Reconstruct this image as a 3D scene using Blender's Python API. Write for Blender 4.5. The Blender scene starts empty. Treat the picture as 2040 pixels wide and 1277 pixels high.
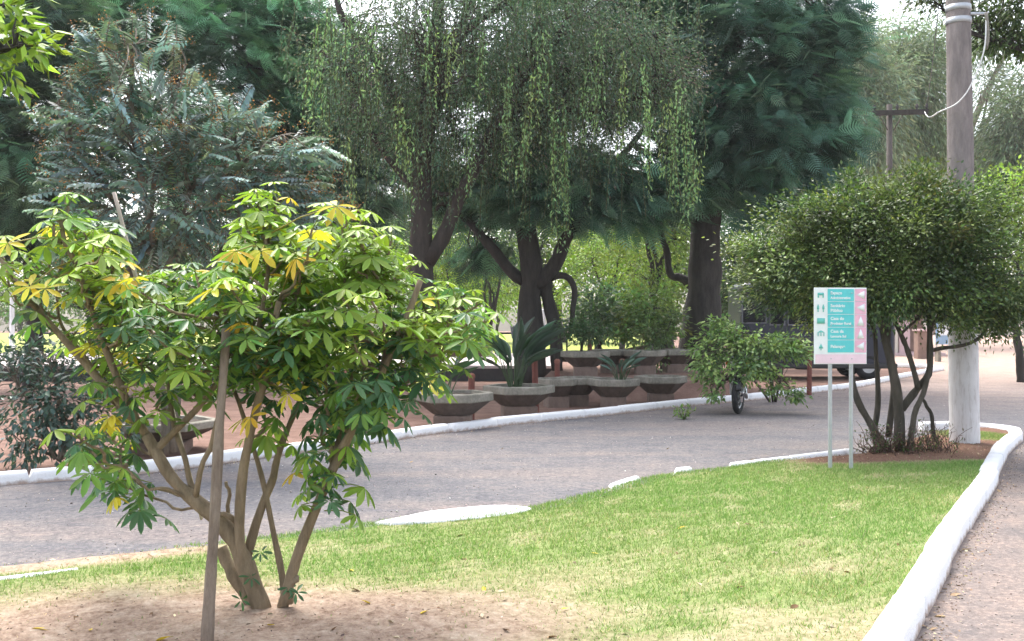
import bpy, bmesh, math
import numpy as np
from mathutils import Vector, Matrix
R = math.radians
rng = np.random.default_rng(11)
S = bpy.context.scene
COL = S.collection

# ------------------------------------------------------------------ camera
CAMZ, FPX = 1.6, 2000.0            # eye height, focal length in photo pixels (photo 2040 wide)
cam = bpy.data.cameras.new("camera"); camo = bpy.data.objects.new("camera", cam); COL.objects.link(camo)
camo.location = (0, 0, CAMZ); camo.rotation_euler = (R(90), 0, 0)
cam.sensor_width = 36; cam.lens = 36 * FPX / 2040
cam.clip_end = 2000
cam.dof.use_dof = True; cam.dof.focus_distance = 7.5; cam.dof.aperture_fstop = 8
S.camera = camo
# ------------------------------------------------------------------ light
SUN_EL, SUN_AZ = 60, -22           # azimuth measured from +Y (away from the camera) towards +X
w = bpy.data.worlds.new("World"); S.world = w; w.use_nodes = True
nt = w.node_tree; bg = nt.nodes["Background"]
sky = nt.nodes.new("ShaderNodeTexSky"); sky.sky_type = 'NISHITA'; sky.sun_disc = False
sky.sun_elevation = R(SUN_EL); sky.sun_rotation = R(SUN_AZ); sky.air_density = 1.0; sky.dust_density = 4.0; sky.ozone_density = 1.0
hs = nt.nodes.new("ShaderNodeHueSaturation"); hs.inputs['Saturation'].default_value = 0.45
nt.links.new(sky.outputs[0], hs.inputs['Color']); nt.links.new(hs.outputs[0], bg.inputs[0]); bg.inputs[1].default_value = 0.15
sl = bpy.data.lights.new("sun", 'SUN'); sl.energy = 1.1; sl.angle = R(35); sl.color = (1, .95, .87)
so = bpy.data.objects.new("sun", sl); COL.objects.link(so); so.location = (0, 0, 30)
az, el = R(SUN_AZ), R(SUN_EL)
to_sun = Vector((math.sin(az) * math.cos(el), math.cos(az) * math.cos(el), math.sin(el)))
so.rotation_euler = to_sun.to_track_quat('Z', 'Y').to_euler()
S.view_settings.view_transform = 'Standard'; S.view_settings.look = 'None'; S.view_settings.gamma = 1
S.view_settings.exposure = 1.9
S.cycles.max_bounces = 6; S.cycles.diffuse_bounces = 3; S.cycles.glossy_bounces = 2; S.cycles.transmission_bounces = 3
S.cycles.use_denoising = True
S.cycles.sample_clamp_indirect = 4

# ------------------------------------------------------------------ helpers
A = np.array
def W(px, py, d):                     # photo pixel at depth d -> world point
    return A([(px - 1020) / FPX * d, d, CAMZ - (py - 638.5) / FPX * d])
def G(px, py, z=0.0):                 # photo pixel -> point on the plane z
    d = (CAMZ - z) * FPX / (py - 638.5)
    return A([(px - 1020) / FPX * d, d, z])
def unit(v):
    return v / np.maximum(np.linalg.norm(v, axis=-1, keepdims=True), 1e-9)
def rdir(n):
    return unit(rng.normal(size=(n, 3)))

class MB:
    def __init__(s): s.v = []; s.f = []; s.c = []; s.n = 0; s.has = False
    def add(s, v, f, c=None):
        v = np.asarray(v, float).reshape(-1, 3)
        for q in (f if isinstance(f, list) and len(f) and isinstance(f[0], np.ndarray) and f[0].ndim == 2 else [np.asarray(f)]):
            s.f.append(q + s.n)
        s.v.append(v); s.n += len(v)
        if c is None: c = np.ones((len(v), 3))
        else: s.has = True
        s.c.append(np.broadcast_to(np.asarray(c, float), (len(v), 3)))
        return s
    def build(s, name, mat, parent=None, smooth=False, origin=None):
        v = np.concatenate(s.v)
        o0 = np.zeros(3)
        if parent is not None:
            o0 = A(parent_world(parent))
        elif origin is not None:
            o0 = A(origin, float)
        v = v - o0
        me = bpy.data.meshes.new(name)
        me.vertices.add(len(v)); me.vertices.foreach_set("co", v.astype(np.float32).ravel())
        loops = np.concatenate([q.ravel() for q in s.f]).astype(np.int32)
        tot = np.concatenate([np.full(len(q), q.shape[1], np.int32) for q in s.f])
        st = np.concatenate([[0], np.cumsum(tot)[:-1]]).astype(np.int32)
        me.loops.add(len(loops)); me.loops.foreach_set("vertex_index", loops)
        me.polygons.add(len(tot)); me.polygons.foreach_set("loop_start", st)
        me.update(calc_edges=True)
        if smooth: me.polygons.foreach_set("use_smooth", np.ones(len(tot), bool))
        if s.has:
            ca = me.color_attributes.new("tint", 'FLOAT_COLOR', 'POINT')
            c = np.ones((len(v), 4), np.float32); c[:, :3] = np.concatenate(s.c)
            ca.data.foreach_set("color", c.ravel())
        me.materials.append(mat)
        o = bpy.data.objects.new(name, me); COL.objects.link(o)
        if parent is not None: o.parent = parent
        elif origin is not None: o.location = tuple(o0)
        return o
def parent_world(p):
    l = Vector((0, 0, 0))
    while p is not None:
        l = l + Vector(p.location); p = p.parent
    return l
def from_bm(name, bm, mat, parent=None, smooth=False):     # bmesh in LOCAL coordinates of the parent
    me = bpy.data.meshes.new(name); bm.to_mesh(me); bm.free(); me.materials.append(mat)
    if smooth:
        for p in me.polygons: p.use_smooth = True
    o = bpy.data.objects.new(name, me); COL.objects.link(o)
    if parent is not None: o.parent = parent
    return o
def tag(o, label=None, cat=None, group=None, kind=None):
    if label: o['label'] = label
    if cat: o['category'] = cat
    if group: o['group'] = group
    if kind: o['kind'] = kind
    return o
def thing(name, label, cat, loc, rz=0, group=None):
    o = bpy.data.objects.new(name, None); COL.objects.link(o); o.location = tuple(float(a) for a in loc); o.rotation_euler = (0, 0, rz)
    o.empty_display_size = .2
    return tag(o, label, cat, group)
def copy_tree(o, parent=None):
    c = o.copy(); COL.objects.link(c)
    if parent is not None: c.parent = parent
    for ch in [x for x in bpy.data.objects if x.parent == o]: copy_tree(ch, c)
    return c

def tube(pts, rad, k=8, cap=True):
    P = np.asarray(pts, float); n = len(P); rad = np.broadcast_to(np.asarray(rad, float), (n,))
    T = np.zeros_like(P); T[1:-1] = P[2:] - P[:-2]; T[0] = P[1] - P[0]; T[-1] = P[-1] - P[-2]; T = unit(T)
    m = np.abs(T).mean(0); ref = np.eye(3)[int(np.argmin(m))]
    U = unit(np.cross(T, ref)); V = np.cross(T, U)
    a = np.arange(k) * 2 * np.pi / k
    v = P[:, None] + rad[:, None, None] * (np.cos(a)[None, :, None] * U[:, None] + np.sin(a)[None, :, None] * V[:, None])
    i = np.arange(n - 1)[:, None] * k; j = np.arange(k)[None]; j2 = (j + 1) % k
    q = np.stack([i + j, i + j2, i + k + j2, i + k + j], -1).reshape(-1, 4)
    v = v.reshape(-1, 3)
    fs = [q]
    if cap:
        v = np.vstack([v, P[0], P[-1]])
        c0, c1 = n * k, n * k + 1; jj = np.arange(k); jn = (jj + 1) % k
        fs.append(np.stack([np.full(k, c0), jn, jj], -1)); fs.append(np.stack([np.full(k, c1), (n - 1) * k + jj, (n - 1) * k + jn], -1))
    return v, fs
def smooth_path(pts, n):
    P = np.asarray(pts, float)
    if len(P) == 2:
        t = np.linspace(0, 1, n)[:, None]; return P[0] * (1 - t) + P[1] * t
    E = np.vstack([2 * P[0] - P[1], P, 2 * P[-1] - P[-2]])
    u = np.linspace(0, len(P) - 1 - 1e-6, n); i = u.astype(int); t = (u - i)[:, None]
    a, b, c, d = E[i], E[i + 1], E[i + 2], E[i + 3]
    return .5 * ((2 * b) + (-a + c) * t + (2 * a - 5 * b + 4 * c - d) * t ** 2 + (-a + 3 * b - 3 * c + d) * t ** 3)
def wiggle(P, amp):
    n = len(P); t = np.linspace(0, 1, n)
    env = np.sin(np.pi * t) ** .7
    for k in (1, 2, 3):
        P = P + (amp / k) * env[:, None] * np.sin(t[:, None] * np.pi * 2 * k * rng.uniform(.6, 1.2) + rng.uniform(0, 6.3, 3))
    return P
def limb(mb, pts, r0, r1, n=12, amp=0., k=8, pw=1.0):
    P = smooth_path(pts, n)
    if amp: P = wiggle(P, amp)
    t = np.linspace(0, 1, n) ** pw
    r = r0 * (1 - t) + r1 * t
    r = r * (1 + .06 * rng.normal(size=n))
    v, f = tube(P, r, k); mb.add(v, f)
    return P

# leaf templates: (x = across, y = along, z = normal), faces
def T_leaf(fold=.12, bend=.15):
    return A([[0, 0, 0], [.5, .42, -bend * .2], [0, 1, -bend], [-.5, .42, -bend * .2], [0, .45, fold * -1 - bend * .1]]), [A([[0, 1, 2, 4], [0, 4, 2, 3]])]
def T_diamond():
    return A([[0, 0, 0], [.5, .5, 0.05], [0, 1, -.1], [-.5, .5, 0.05]]), [A([[0, 1, 2, 3]])]
def T_blade():
    return A([[-.5, 0, 0], [.5, 0, 0], [0.1, 1, 0.25]]), [A([[0, 1, 2]])]
def T_leaflet(bend=.3, fold=.16):       # broad rounded-tip leaflet, 3 columns
    ys = [0, .25, .55, .82, 1]; ws = [.1, .62, 1, .8, .12]
    v = []; f = []
    for y, wd in zip(ys, ws):
        z = -bend * y * y
        v += [[-.5 * wd, y, z], [0, y, z - fold * wd * .5], [.5 * wd, y, z]]
    for i in range(4):
        b = i * 3; f += [[b, b + 1, b + 4, b + 3], [b + 1, b + 2, b + 5, b + 4]]
    return A(v), [A(f)]
def T_strap(bend=.5):
    ys = np.linspace(0, 1, 7); ws = [.35, .4, .75, 1, .9, .6, .04]
    v = []; f = []
    for y, wd in zip(ys, ws):
        z = -bend * y ** 2.2
        v += [[-.5 * wd, y, z], [0, y, z - .18 * wd], [.5 * wd, y, z]]
    for i in range(6):
        b = i * 3; f += [[b, b + 1, b + 4, b + 3], [b + 1, b + 2, b + 5, b + 4]]
    return A(v), [A(f)]
def T_frond(n=9, droop=.3):             # flat feathery spray: n pairs of narrow pinnae
    v = []; f = []
    for i in range(n):
        y = .12 + .86 * i / (n - 1); L = .5 * math.sin(math.pi * (.15 + .8 * i / (n - 1))) ** .7
        z0 = -droop * y * y
        for sgn in (-1, 1):
            b = len(v); h = .022
            v += [[0, y - h, z0], [sgn * L * .55, y + .08 - h, z0 - .02 - .08 * L], [sgn * L, y + .2, z0 - .22 * L], [sgn * L * .5, y + .08 + h, z0 - .02 - .08 * L], [0, y + h, z0]]
            f += [[b, b + 1, b + 3, b + 4], [b + 1, b + 2, b + 3, b + 3]]
    q = A([x for x in f if x[2] != x[3]]); t = A([x[:3] for x in f if x[2] == x[3]])
    return A(v), [q, t]
def place(mb, tpl, pos, d, nrm, L, Wd, col):
    tv, tf = tpl; M = len(pos)
    if M == 0: return
    d = unit(np.broadcast_to(d, (M, 3))); s = unit(np.cross(d, np.broadcast_to(nrm, (M, 3)))); n2 = np.cross(s, d)
    L = np.broadcast_to(L, (M,)); Wd = np.broadcast_to(Wd, (M,))
    v = pos[:, None] + tv[None, :, :1] * (Wd[:, None, None] * s[:, None]) + tv[None, :, 1:2] * (L[:, None, None] * d[:, None]) + tv[None, :, 2:3] * (L[:, None, None] * n2[:, None])
    k = len(tv)
    c = np.repeat(np.broadcast_to(col, (M, 3)), k, axis=0)
    mb.add(v.reshape(-1, 3), [(q[None] + (np.arange(M) * k)[:, None, None]).reshape(-1, q.shape[1]) for q in tf], c)
def vary(base, n, v=.25, hue=.15):
    base = np.broadcast_to(np.asarray(base, float), (n, 3))
    c = base * np.exp(rng.normal(0, v, (n, 1))) * np.exp(rng.normal(0, hue, (n, 3)) * A([1, .3, 1]))
    return np.clip(c, .002, .9)
def mixc(cols, p, n):
    cols = A(cols, ); i = rng.choice(len(cols), n, p=p); return cols[i]

# ------------------------------------------------------------------ materials
def mat(name):
    m = bpy.data.materials.new(name); m.use_nodes = True
    return m, m.node_tree.nodes, m.node_tree.links, m.node_tree.nodes["Principled BSDF"]
def noise(N, L, scale, detail=4, rough=.6, vec=None, stretch=None):
    n = N.new("ShaderNodeTexNoise"); n.inputs['Scale'].default_value = scale; n.inputs['Detail'].default_value = detail; n.inputs['Roughness'].default_value = rough
    if vec is None:
        tc = N.new("ShaderNodeTexCoord"); vec = tc.outputs['Object']
    if stretch is not None:
        mp = N.new("ShaderNodeMapping"); mp.inputs['Scale'].default_value = stretch; L.new(vec, mp.inputs[0]); vec = mp.outputs[0]
    L.new(vec, n.inputs['Vector']); return n.outputs['Fac']
def ramp(N, L, fac, stops):
    r = N.new("ShaderNodeValToRGB"); e = r.color_ramp.elements
    while len(e) < len(stops): e.new(.5)
    for x, (p, c) in zip(e, stops): x.position = p; x.color = (*c, 1)
    L.new(fac, r.inputs[0]); return r.outputs[0]
def mixn(N, L, fac, a, b, mode='MIX'):
    m = N.new("ShaderNodeMix"); m.data_type = 'RGBA'; m.blend_type = mode
    for s, x in ((0, fac), (6, a), (7, b)):
        if isinstance(x, (int, float)): m.inputs[s].default_value = x
        elif isinstance(x, tuple): m.inputs[s].default_value = (*x, 1)
        else: L.new(x, m.inputs[s])
    return m.outputs[2]
def bump(N, L, b, h, strength=.3, dist=.02):
    n = N.new("ShaderNodeBump"); n.inputs['Strength'].default_value = strength; n.inputs['Distance'].default_value = dist
    L.new(h, n.inputs['Height']); L.new(n.outputs[0], b.inputs['Normal'])
def simple(name, col, rough=.6, metal=0, var=.25, scale=8, bumps=.15):
    m, N, L, b = mat(name)
    f = noise(N, L, scale, 6, .65)
    c = ramp(N, L, f, [(.25, tuple(x * (1 - var) for x in col)), (.75, tuple(min(1, x * (1 + var)) for x in col))])
    L.new(c, b.inputs['Base Color']); b.inputs['Roughness'].default_value = rough; b.inputs['Metallic'].default_value = metal
    if bumps: bump(N, L, b, noise(N, L, scale * 6, 4), bumps, .01)
    return m
def leafmat(name, trans=.4, rough=.45, spec=.35, tcol=(1.05, 1.15, .62)):
    m, N, L, b = mat(name)
    a = N.new("ShaderNodeAttribute"); a.attribute_name = "tint"
    L.new(a.outputs['Color'], b.inputs['Base Color']); b.inputs['Roughness'].default_value = rough; b.inputs['Specular IOR Level'].default_value = spec
    t = N.new("ShaderNodeBsdfTranslucent"); L.new(mixn(N, L, 1.0, a.outputs['Color'], tcol, 'MULTIPLY'), t.inputs[0])
    mx = N.new("ShaderNodeMixShader"); mx.inputs[0].default_value = trans
    L.new(b.outputs[0], mx.inputs[1]); L.new(t.outputs[0], mx.inputs[2])
    L.new(mx.outputs[0], N["Material Output"].inputs[0]); return m
M_leaf = leafmat("leaf", .38); M_gloss = leafmat("glossy_leaf", .35, .42, .35); M_matte = leafmat("matte_leaf", .3, .6, .2, (1, 1.1, .8))
def barkmat(name, c1, c2, sc=6):
    m, N, L, b = mat(name)
    f = noise(N, L, sc, 8, .7, stretch=(1, 1, .25)); L.new(ramp(N, L, f, [(.3, c1), (.7, c2)]), b.inputs['Base Color'])
    b.inputs['Roughness'].default_value = .9; bump(N, L, b, noise(N, L, sc * 4, 8, .7, stretch=(1, 1, .2)), .7, .03); return m
M_bark_dark = barkmat("dark_bark", (.018, .016, .014), (.06, .052, .045))
M_bark_brown = barkmat("brown_bark", (.05, .04, .032), (.15, .12, .095))
M_bark_grey = barkmat("grey_bark", (.09, .075, .055), (.26, .22, .17), 10)
M_bark_schef = barkmat("schefflera_bark", (.13, .095, .055), (.34, .26, .17), 14)
M_stake = barkmat("weathered_wood", (.14, .10, .075), (.36, .29, .23), 12)
M_pale_stick = barkmat("pale_stick", (.36, .30, .25), (.60, .52, .45), 12)
M_pole = barkmat("pole_wood", (.15, .13, .125), (.31, .27, .255), 9)

def concretemat():
    m, N, L, b = mat("weathered_concrete")
    f = noise(N, L, 3, 8, .7); g = noise(N, L, 22, 5, .6)
    c = ramp(N, L, f, [(.3, (.13, .125, .10)), (.55, (.27, .25, .21)), (.75, (.40, .38, .33))])
    L.new(mixn(N, L, .35, c, ramp(N, L, g, [(.35, (.12, .12, .08)), (.65, (.34, .31, .27))])), b.inputs['Base Color'])
    b.inputs['Roughness'].default_value = .92; bump(N, L, b, g, .4, .01); return m
M_conc = concretemat()
def whitewash():
    m, N, L, b = mat("white_lime_paint")
    f = noise(N, L, 5, 9, .75); g = noise(N, L, 60, 4)
    c = ramp(N, L, f, [(.24, (.45, .42, .39)), (.33, (.76, .76, .77)), (.6, (.82, .82, .83))])
    tc = N.new("ShaderNodeTexCoord").outputs['Object']; sp = N.new("ShaderNodeSeparateXYZ"); L.new(tc, sp.inputs[0])
    ad = N.new("ShaderNodeMath"); ad.operation = 'MULTIPLY_ADD'; ad.inputs[1].default_value = .13; L.new(noise(N, L, 9, 6, .7), ad.inputs[0]); L.new(sp.outputs[2], ad.inputs[2])
    mr = N.new("ShaderNodeMapRange"); mr.inputs[1].default_value = .115; mr.inputs[2].default_value = .075; L.new(ad.outputs[0], mr.inputs[0])
    L.new(mixn(N, L, mr.outputs[0], c, (.40, .31, .26)), b.inputs['Base Color']); b.inputs['Roughness'].default_value = .85; bump(N, L, b, g, .6, .012); return m
M_white = whitewash()

def groundmat(name, kind):
    m, N, L, b = mat(name)
    tc = N.new("ShaderNodeTexCoord").outputs['Object']
    big = noise(N, L, .35, 5, .6, tc); mid = noise(N, L, 2.2, 6, .65, tc); fine = noise(N, L, 70, 4, .7, tc); grit = noise(N, L, 24, 5, .7, tc)
    if kind == 'road':
        streak = noise(N, L, .9, 6, .6, tc, stretch=(.22, 1.0, 1))
        c = ramp(N, L, streak, [(.36, (.125, .127, .142)), (.47, (.165, .160, .17)), (.56, (.215, .19, .182)), (.70, (.27, .217, .195))])
        c = mixn(N, L, .55, c, ramp(N, L, mid, [(.3, (.11, .113, .13)), (.55, (.175, .168, .172)), (.75, (.25, .212, .195))]))
        c = mixn(N, L, .8, c, ramp(N, L, noise(N, L, 9, 6, .75, tc), [(.34, (.74, .75, .78)), (.5, (1, 1, 1)), (.66, (1.28, 1.22, 1.17))]), 'MULTIPLY')
        # the open yard beyond is dustier (real pinkish earth blown over the asphalt)
        sep = N.new("ShaderNodeSeparateXYZ"); L.new(tc, sep.inputs[0])
        mr = N.new("ShaderNodeMapRange"); mr.inputs[1].default_value = 16; mr.inputs[2].default_value = 34; L.new(sep.outputs[1], mr.inputs[0])
        c = mixn(N, L, mr.outputs[0], c, ramp(N, L, mid, [(.3, (.34, .235, .19)), (.7, (.47, .35, .29))]))
        m1 = N.new("ShaderNodeMath"); m1.operation = 'MULTIPLY_ADD'; m1.inputs[1].default_value = -.574; L.new(sep.outputs[1], m1.inputs[0]); L.new(sep.outputs[0], m1.inputs[2])
        m2 = N.new("ShaderNodeMapRange"); m2.inputs[1].default_value = -1.3; m2.inputs[2].default_value = -.9; L.new(m1.outputs[0], m2.inputs[0])
        m3 = N.new("ShaderNodeMapRange"); m3.inputs[1].default_value = 13.5; m3.inputs[2].default_value = 10.5; L.new(sep.outputs[1], m3.inputs[0])
        m4 = N.new("ShaderNodeMath"); m4.operation = 'MULTIPLY'; L.new(m2.outputs[0], m4.inputs[0]); L.new(m3.outputs[0], m4.inputs[1])
        c = mixn(N, L, m4.outputs[0], c, ramp(N, L, mid, [(.32, (.16, .142, .138)), (.5, (.215, .18, .165)), (.7, (.28, .22, .19))]))
        c = mixn(N, L, .5, c, ramp(N, L, fine, [(.35, (.45, .45, .45)), (.65, (1.0, 1.0, 1.0))]), 'MULTIPLY')
        L.new(mixn(N, L, .6, c, ramp(N, L, grit, [(.38, (.72, .72, .74)), (.5, (1, 1, 1)), (.64, (1.7, 1.6, 1.5))]), 'MULTIPLY'), b.inputs['Base Color'])
        bump(N, L, b, fine, .6, .01)
    elif kind == 'dirt':
        c = ramp(N, L, mid, [(.3, (.155, .092, .072)), (.55, (.24, .148, .118)), (.75, (.31, .21, .17))])
        L.new(mixn(N, L, .5, c, ramp(N, L, fine, [(.35, (.5, .5, .5)), (.65, (1.15, 1.15, 1.15))]), 'MULTIPLY'), b.inputs['Base Color'])
        bump(N, L, b, grit, .6, .03)
    elif kind == 'lawn':
        a = N.new("ShaderNodeAttribute"); a.attribute_name = "tint"
        c = mixn(N, L, .55, ramp(N, L, grit, [(.3, (.24, .155, .11)), (.5, (.40, .295, .225)), (.7, (.52, .41, .33))]), ramp(N, L, noise(N, L, 6, 6, .7, tc), [(.35, (.20, .125, .09)), (.5, (.38, .275, .205)), (.68, (.54, .44, .35))]))
        c = mixn(N, L, .5, c, ramp(N, L, fine, [(.35, (.5, .5, .5)), (.65, (1.1, 1.1, 1.1))]), 'MULTIPLY')
        dk = ramp(N, L, grit, [(.3, (.12, .065, .045)), (.7, (.24, .14, .10))])  # earth under the domed tree, the tree's shadow put into its colour
        sp = N.new("ShaderNodeSeparateColor"); L.new(a.outputs['Color'], sp.inputs[0])
        c = mixn(N, L, sp.outputs[1], c, dk)
        g = ramp(N, L, grit, [(.3, (.11, .17, .045)), (.55, (.19, .255, .08)), (.75, (.30, .31, .14))])
        L.new(mixn(N, L, sp.outputs[0], c, g), b.inputs['Base Color']); bump(N, L, b, grit, .7, .02)
    elif kind == 'far_grass':
        c = ramp(N, L, mid, [(.3, (.20, .26, .05)), (.55, (.30, .34, .08)), (.75, (.40, .40, .16))])
        L.new(mixn(N, L, .4, c, ramp(N, L, grit, [(.35, (.6, .6, .6)), (.65, (1.1, 1.1, 1.1))]), 'MULTIPLY'), b.inputs['Base Color'])
    elif kind == 'paving':
        c = ramp(N, L, mid, [(.3, (.42, .36, .35)), (.7, (.58, .52, .52))]); L.new(c, b.inputs['Base Color'])
    b.inputs['Roughness'].default_value = .95; b.inputs['Specular IOR Level'].default_value = .15
    return m
M_road = groundmat("road", 'road'); M_dirt = groundmat("dirt", 'dirt'); M_lawn = groundmat("lawn", 'lawn'); M_fargrass = groundmat("far_grass", 'far_grass'); M_pave = groundmat("paving", 'paving')

# ------------------------------------------------------------------ ground, road, terrace
def sheet(name, poly, z, m, kind='structure'):
    mb = MB(); v = A([[x, y, z] for x, y in poly], float)
    mb.add(v, [np.arange(len(v))[None]]); o = mb.build(name, m); return tag(o, kind=kind)
mb = MB(); n = 60
gx = np.concatenate([np.linspace(-160, -60, 8), np.linspace(-50, 50, 41), np.linspace(60, 160, 8)]); gy = np.concatenate([np.linspace(-20, 60, 33), np.linspace(70, 150, 8)])
X, Y = np.meshgrid(gx, gy); v = np.stack([X, Y, X * 0], -1).reshape(-1, 3); nx, ny = len(gx), len(gy)
q = (np.arange(ny - 1)[:, None] * nx + np.arange(nx - 1)[None]).ravel(); mb.add(v, [np.stack([q, q + 1, q + nx + 1, q + nx], -1)])
tag(mb.build("ground", M_dirt), kind='structure')

# far kerb line (road-side foot), photo pixels on the ground
FK = [(-700, 1075), (-300, 1008), (0, 969), (240, 950), (400, 931), (500, 916), (690, 893), (850, 868), (1000, 849), (1200, 829), (1370, 810), (1480, 800), (1560, 791), (1640, 781), (1720, 771), (1790, 756), (1860, 742)]
fk = A([G(*p)[:2] for p in FK])
tipk = [fk[-1] + d for d in (A([.9, 1.3]), A([1.0, 2.6]), A([-.1, 3.6]))]
fk_full = np.vstack([fk, tipk])
road = [(-60, -18), (60, -18), (140, 40), (150, 118), (20, 118), (14.6, 60)] + [tuple(p) for p in fk_full[::-1]] + [(-60, 1)]
sheet("road", road, .004, M_road)
# raised pale terrace behind the planters, its front wall coloured dark for shadow and the lawn beyond
mb = MB(); ty0, ty1, tz = 26.5, 37, .40
xs0 = np.linspace(-26, 1.4, 30)
tag(sheet("terrace", [(-26, ty0 + .3), (1.25, ty0 + .3), (1.7, ty1), (-26, ty1)], tz, M_pave), kind='structure')
sheet("far_lawn", [(-70, ty1 + .2), (2.6, ty1 + .2), (9, 62), (18, 108), (-90, 108)], .25, M_fargrass)
def boxv(x0, x1, y0, y1, z0, z1):
    v = A([[x0, y0, z0], [x1, y0, z0], [x1, y1, z0], [x0, y1, z0], [x0, y0, z1], [x1, y0, z1], [x1, y1, z1], [x0, y1, z1]], float)
    return v, [A([[0, 3, 2, 1], [4, 5, 6, 7], [0, 1, 5, 4], [1, 2, 6, 5], [2, 3, 7, 6], [3, 0, 4, 7]])]
def rbox(bm, x0, x1, y0, y1, z0, z1, bev=.01, seg=2):
    v, f = boxv(x0, x1, y0, y1, z0, z1); vs = [bm.verts.new(p) for p in v]
    fs = [bm.faces.new([vs[i] for i in q]) for q in f[0]]
    if bev:
        es = list({e for fc in fs for e in fc.edges}); bmesh.ops.bevel(bm, geom=es, offset=bev, segments=seg, profile=.5, affect='EDGES')
M_darkwall = simple("shadow_dark_stone", (.055, .05, .052), .9)  # wall stone coloured dark for the shadow on its face
wl = thing("retaining_wall", "low retaining wall, coloured dark for its shadow, edging the pale terrace behind the planters", "wall", (-12, ty0 + .15, 0))
bm = bmesh.new(); rbox(bm, -14, 13.3, -.15, .15, 0, .33, .01); from_bm("wall", bm, M_darkwall, wl)
bm = bmesh.new(); rbox(bm, -14, 13.35, -.2, .22, .332, tz + .012, .012); from_bm("coping", bm, M_pave, wl)

# ------------------------------------------------------------------ kerbs
def kerb(name, pts, wdt, h, segl=1.0, wob=.012, top0=0., side=1):
    P = np.asarray(pts, float); s = np.concatenate([[0], np.cumsum(np.linalg.norm(np.diff(P, axis=0), axis=1))])
    nn = int(s[-1] / .09) + 2; u = np.sort(np.concatenate([np.linspace(0, s[-1], nn), np.clip((np.arange(int(s[-1] / segl)) + 1) * segl + .001, 0, s[-1]), np.clip((np.arange(int(s[-1] / segl)) + 1) * segl - .014, 0, s[-1]), np.clip((np.arange(int(s[-1] / segl)) + 1) * segl + .014, 0, s[-1])])); nn = len(u); Q = np.stack([np.interp(u, s, P[:, i]) for i in (0, 1)], -1)
    for _ in range(2): Q[1:-1] = .25 * Q[:-2] + .5 * Q[1:-1] + .25 * Q[2:]
    T = np.gradient(Q, axis=0); T = unit(T); Nn = np.stack([-T[:, 1], T[:, 0]], -1) * side
    e_ = min(.022, wdt * .2); prof = A([[0, -.03], [0.006, h * .6], [.012, h - e_], [.012 + e_ * .8, h - .003], [wdt * .5, h + .002], [wdt - e_, h - .003], [wdt - .008, h - e_], [wdt, -.03]])
    seg = (u / segl).astype(int); joff = rng.normal(0, wob, seg.max() + 2); zoff = rng.normal(0, .004, seg.max() + 2)
    K = len(prof); v = np.zeros((nn, K, 3))
    edge = np.minimum((u % segl), segl - (u % segl)); pinch = np.where(edge < .012, .03, 0)
    for k, (o, z) in enumerate(prof):
        off = o + joff[seg] + rng.normal(0, .0018, nn) + (pinch if o < wdt / 2 else -pinch)
        v[:, k, :2] = Q + Nn * off[:, None]; v[:, k, 2] = z + (zoff[seg] + rng.normal(0, .0012, nn) - pinch * 2.6 if z > 0 else 0) + top0
    i = (np.arange(nn - 1)[:, None] * K + np.arange(K - 1)[None]).ravel()
    mb = MB(); mb.add(v.reshape(-1, 3), [np.stack([i, i + K, i + K + 1, i + 1], -1) if side < 0 else np.stack([i, i + 1, i + K + 1, i + K], -1)])
    e0 = np.arange(K)[None]; mb.f += [e0 + 0, e0[:, ::-1] + (nn - 1) * K]
    o = mb.build(name, M_white); return tag(o, kind='structure')
kerb("kerb", fk_full, .16, .13, 1.0, side=1)
# island kerb along the right-hand path
KR = [(-.6, 1.0), (.42, 2.6), (1.56, 4.57), (2.2, 5.7), (2.98, 7.1), (4.65, 10.0), (5.75, 12.0), (6.25, 12.8), (6.62, 13.35), (6.85, 13.85), (6.72, 14.25), (6.35, 14.42), (5.9, 14.3)]
kr = A(KR)
kerb("island_kerb", kr, .175, .135, 1.3, side=-1)

# ------------------------------------------------------------------ island lawn
LL = A([[-9, 4.2], [-5.6, 5.3], [-3.2, 6.25], [-2.45, 6.62], [-2.0, 6.86], [-1.51, 7.17], [-1.02, 7.56], [-.35, 7.85], [.12, 8.05], [.95, 9.09], [1.5, 9.9], [1.95, 10.25], [2.42, 10.5], [3.9, 11.55], [5.2, 13.1], [5.9, 13.9], [6.2, 14.25]])
def XL(y): return np.interp(y, LL[:, 1], LL[:, 0])
def XR(y): return np.interp(y, kr[:10, 1], kr[:10, 0])
def hgt(x, y):
    z = .085 + .012 * np.sin(x * 2.1 + y) * np.cos(y * 1.7 - x) + .012 * np.exp(-((x + 1.35) ** 2 + (y - 5.1) ** 2) / .6)
    return z
_ph = rng.uniform(0, 6.28, (14, 2)); _fr = rng.normal(0, 1, (14, 2)) * np.linspace(1.2, 7, 14)[:, None]
def fbm(x, y):
    s = 0
    for i in range(14): s = s + np.sin(_fr[i, 0] * x + _fr[i, 1] * y + _ph[i, 0]) / (1 + i * .35)
    return s / 3.2
def sst(a, b, x):
    t = np.clip((x - a) / (b - a), 0, 1); return t * t * (3 - 2 * t)
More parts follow.
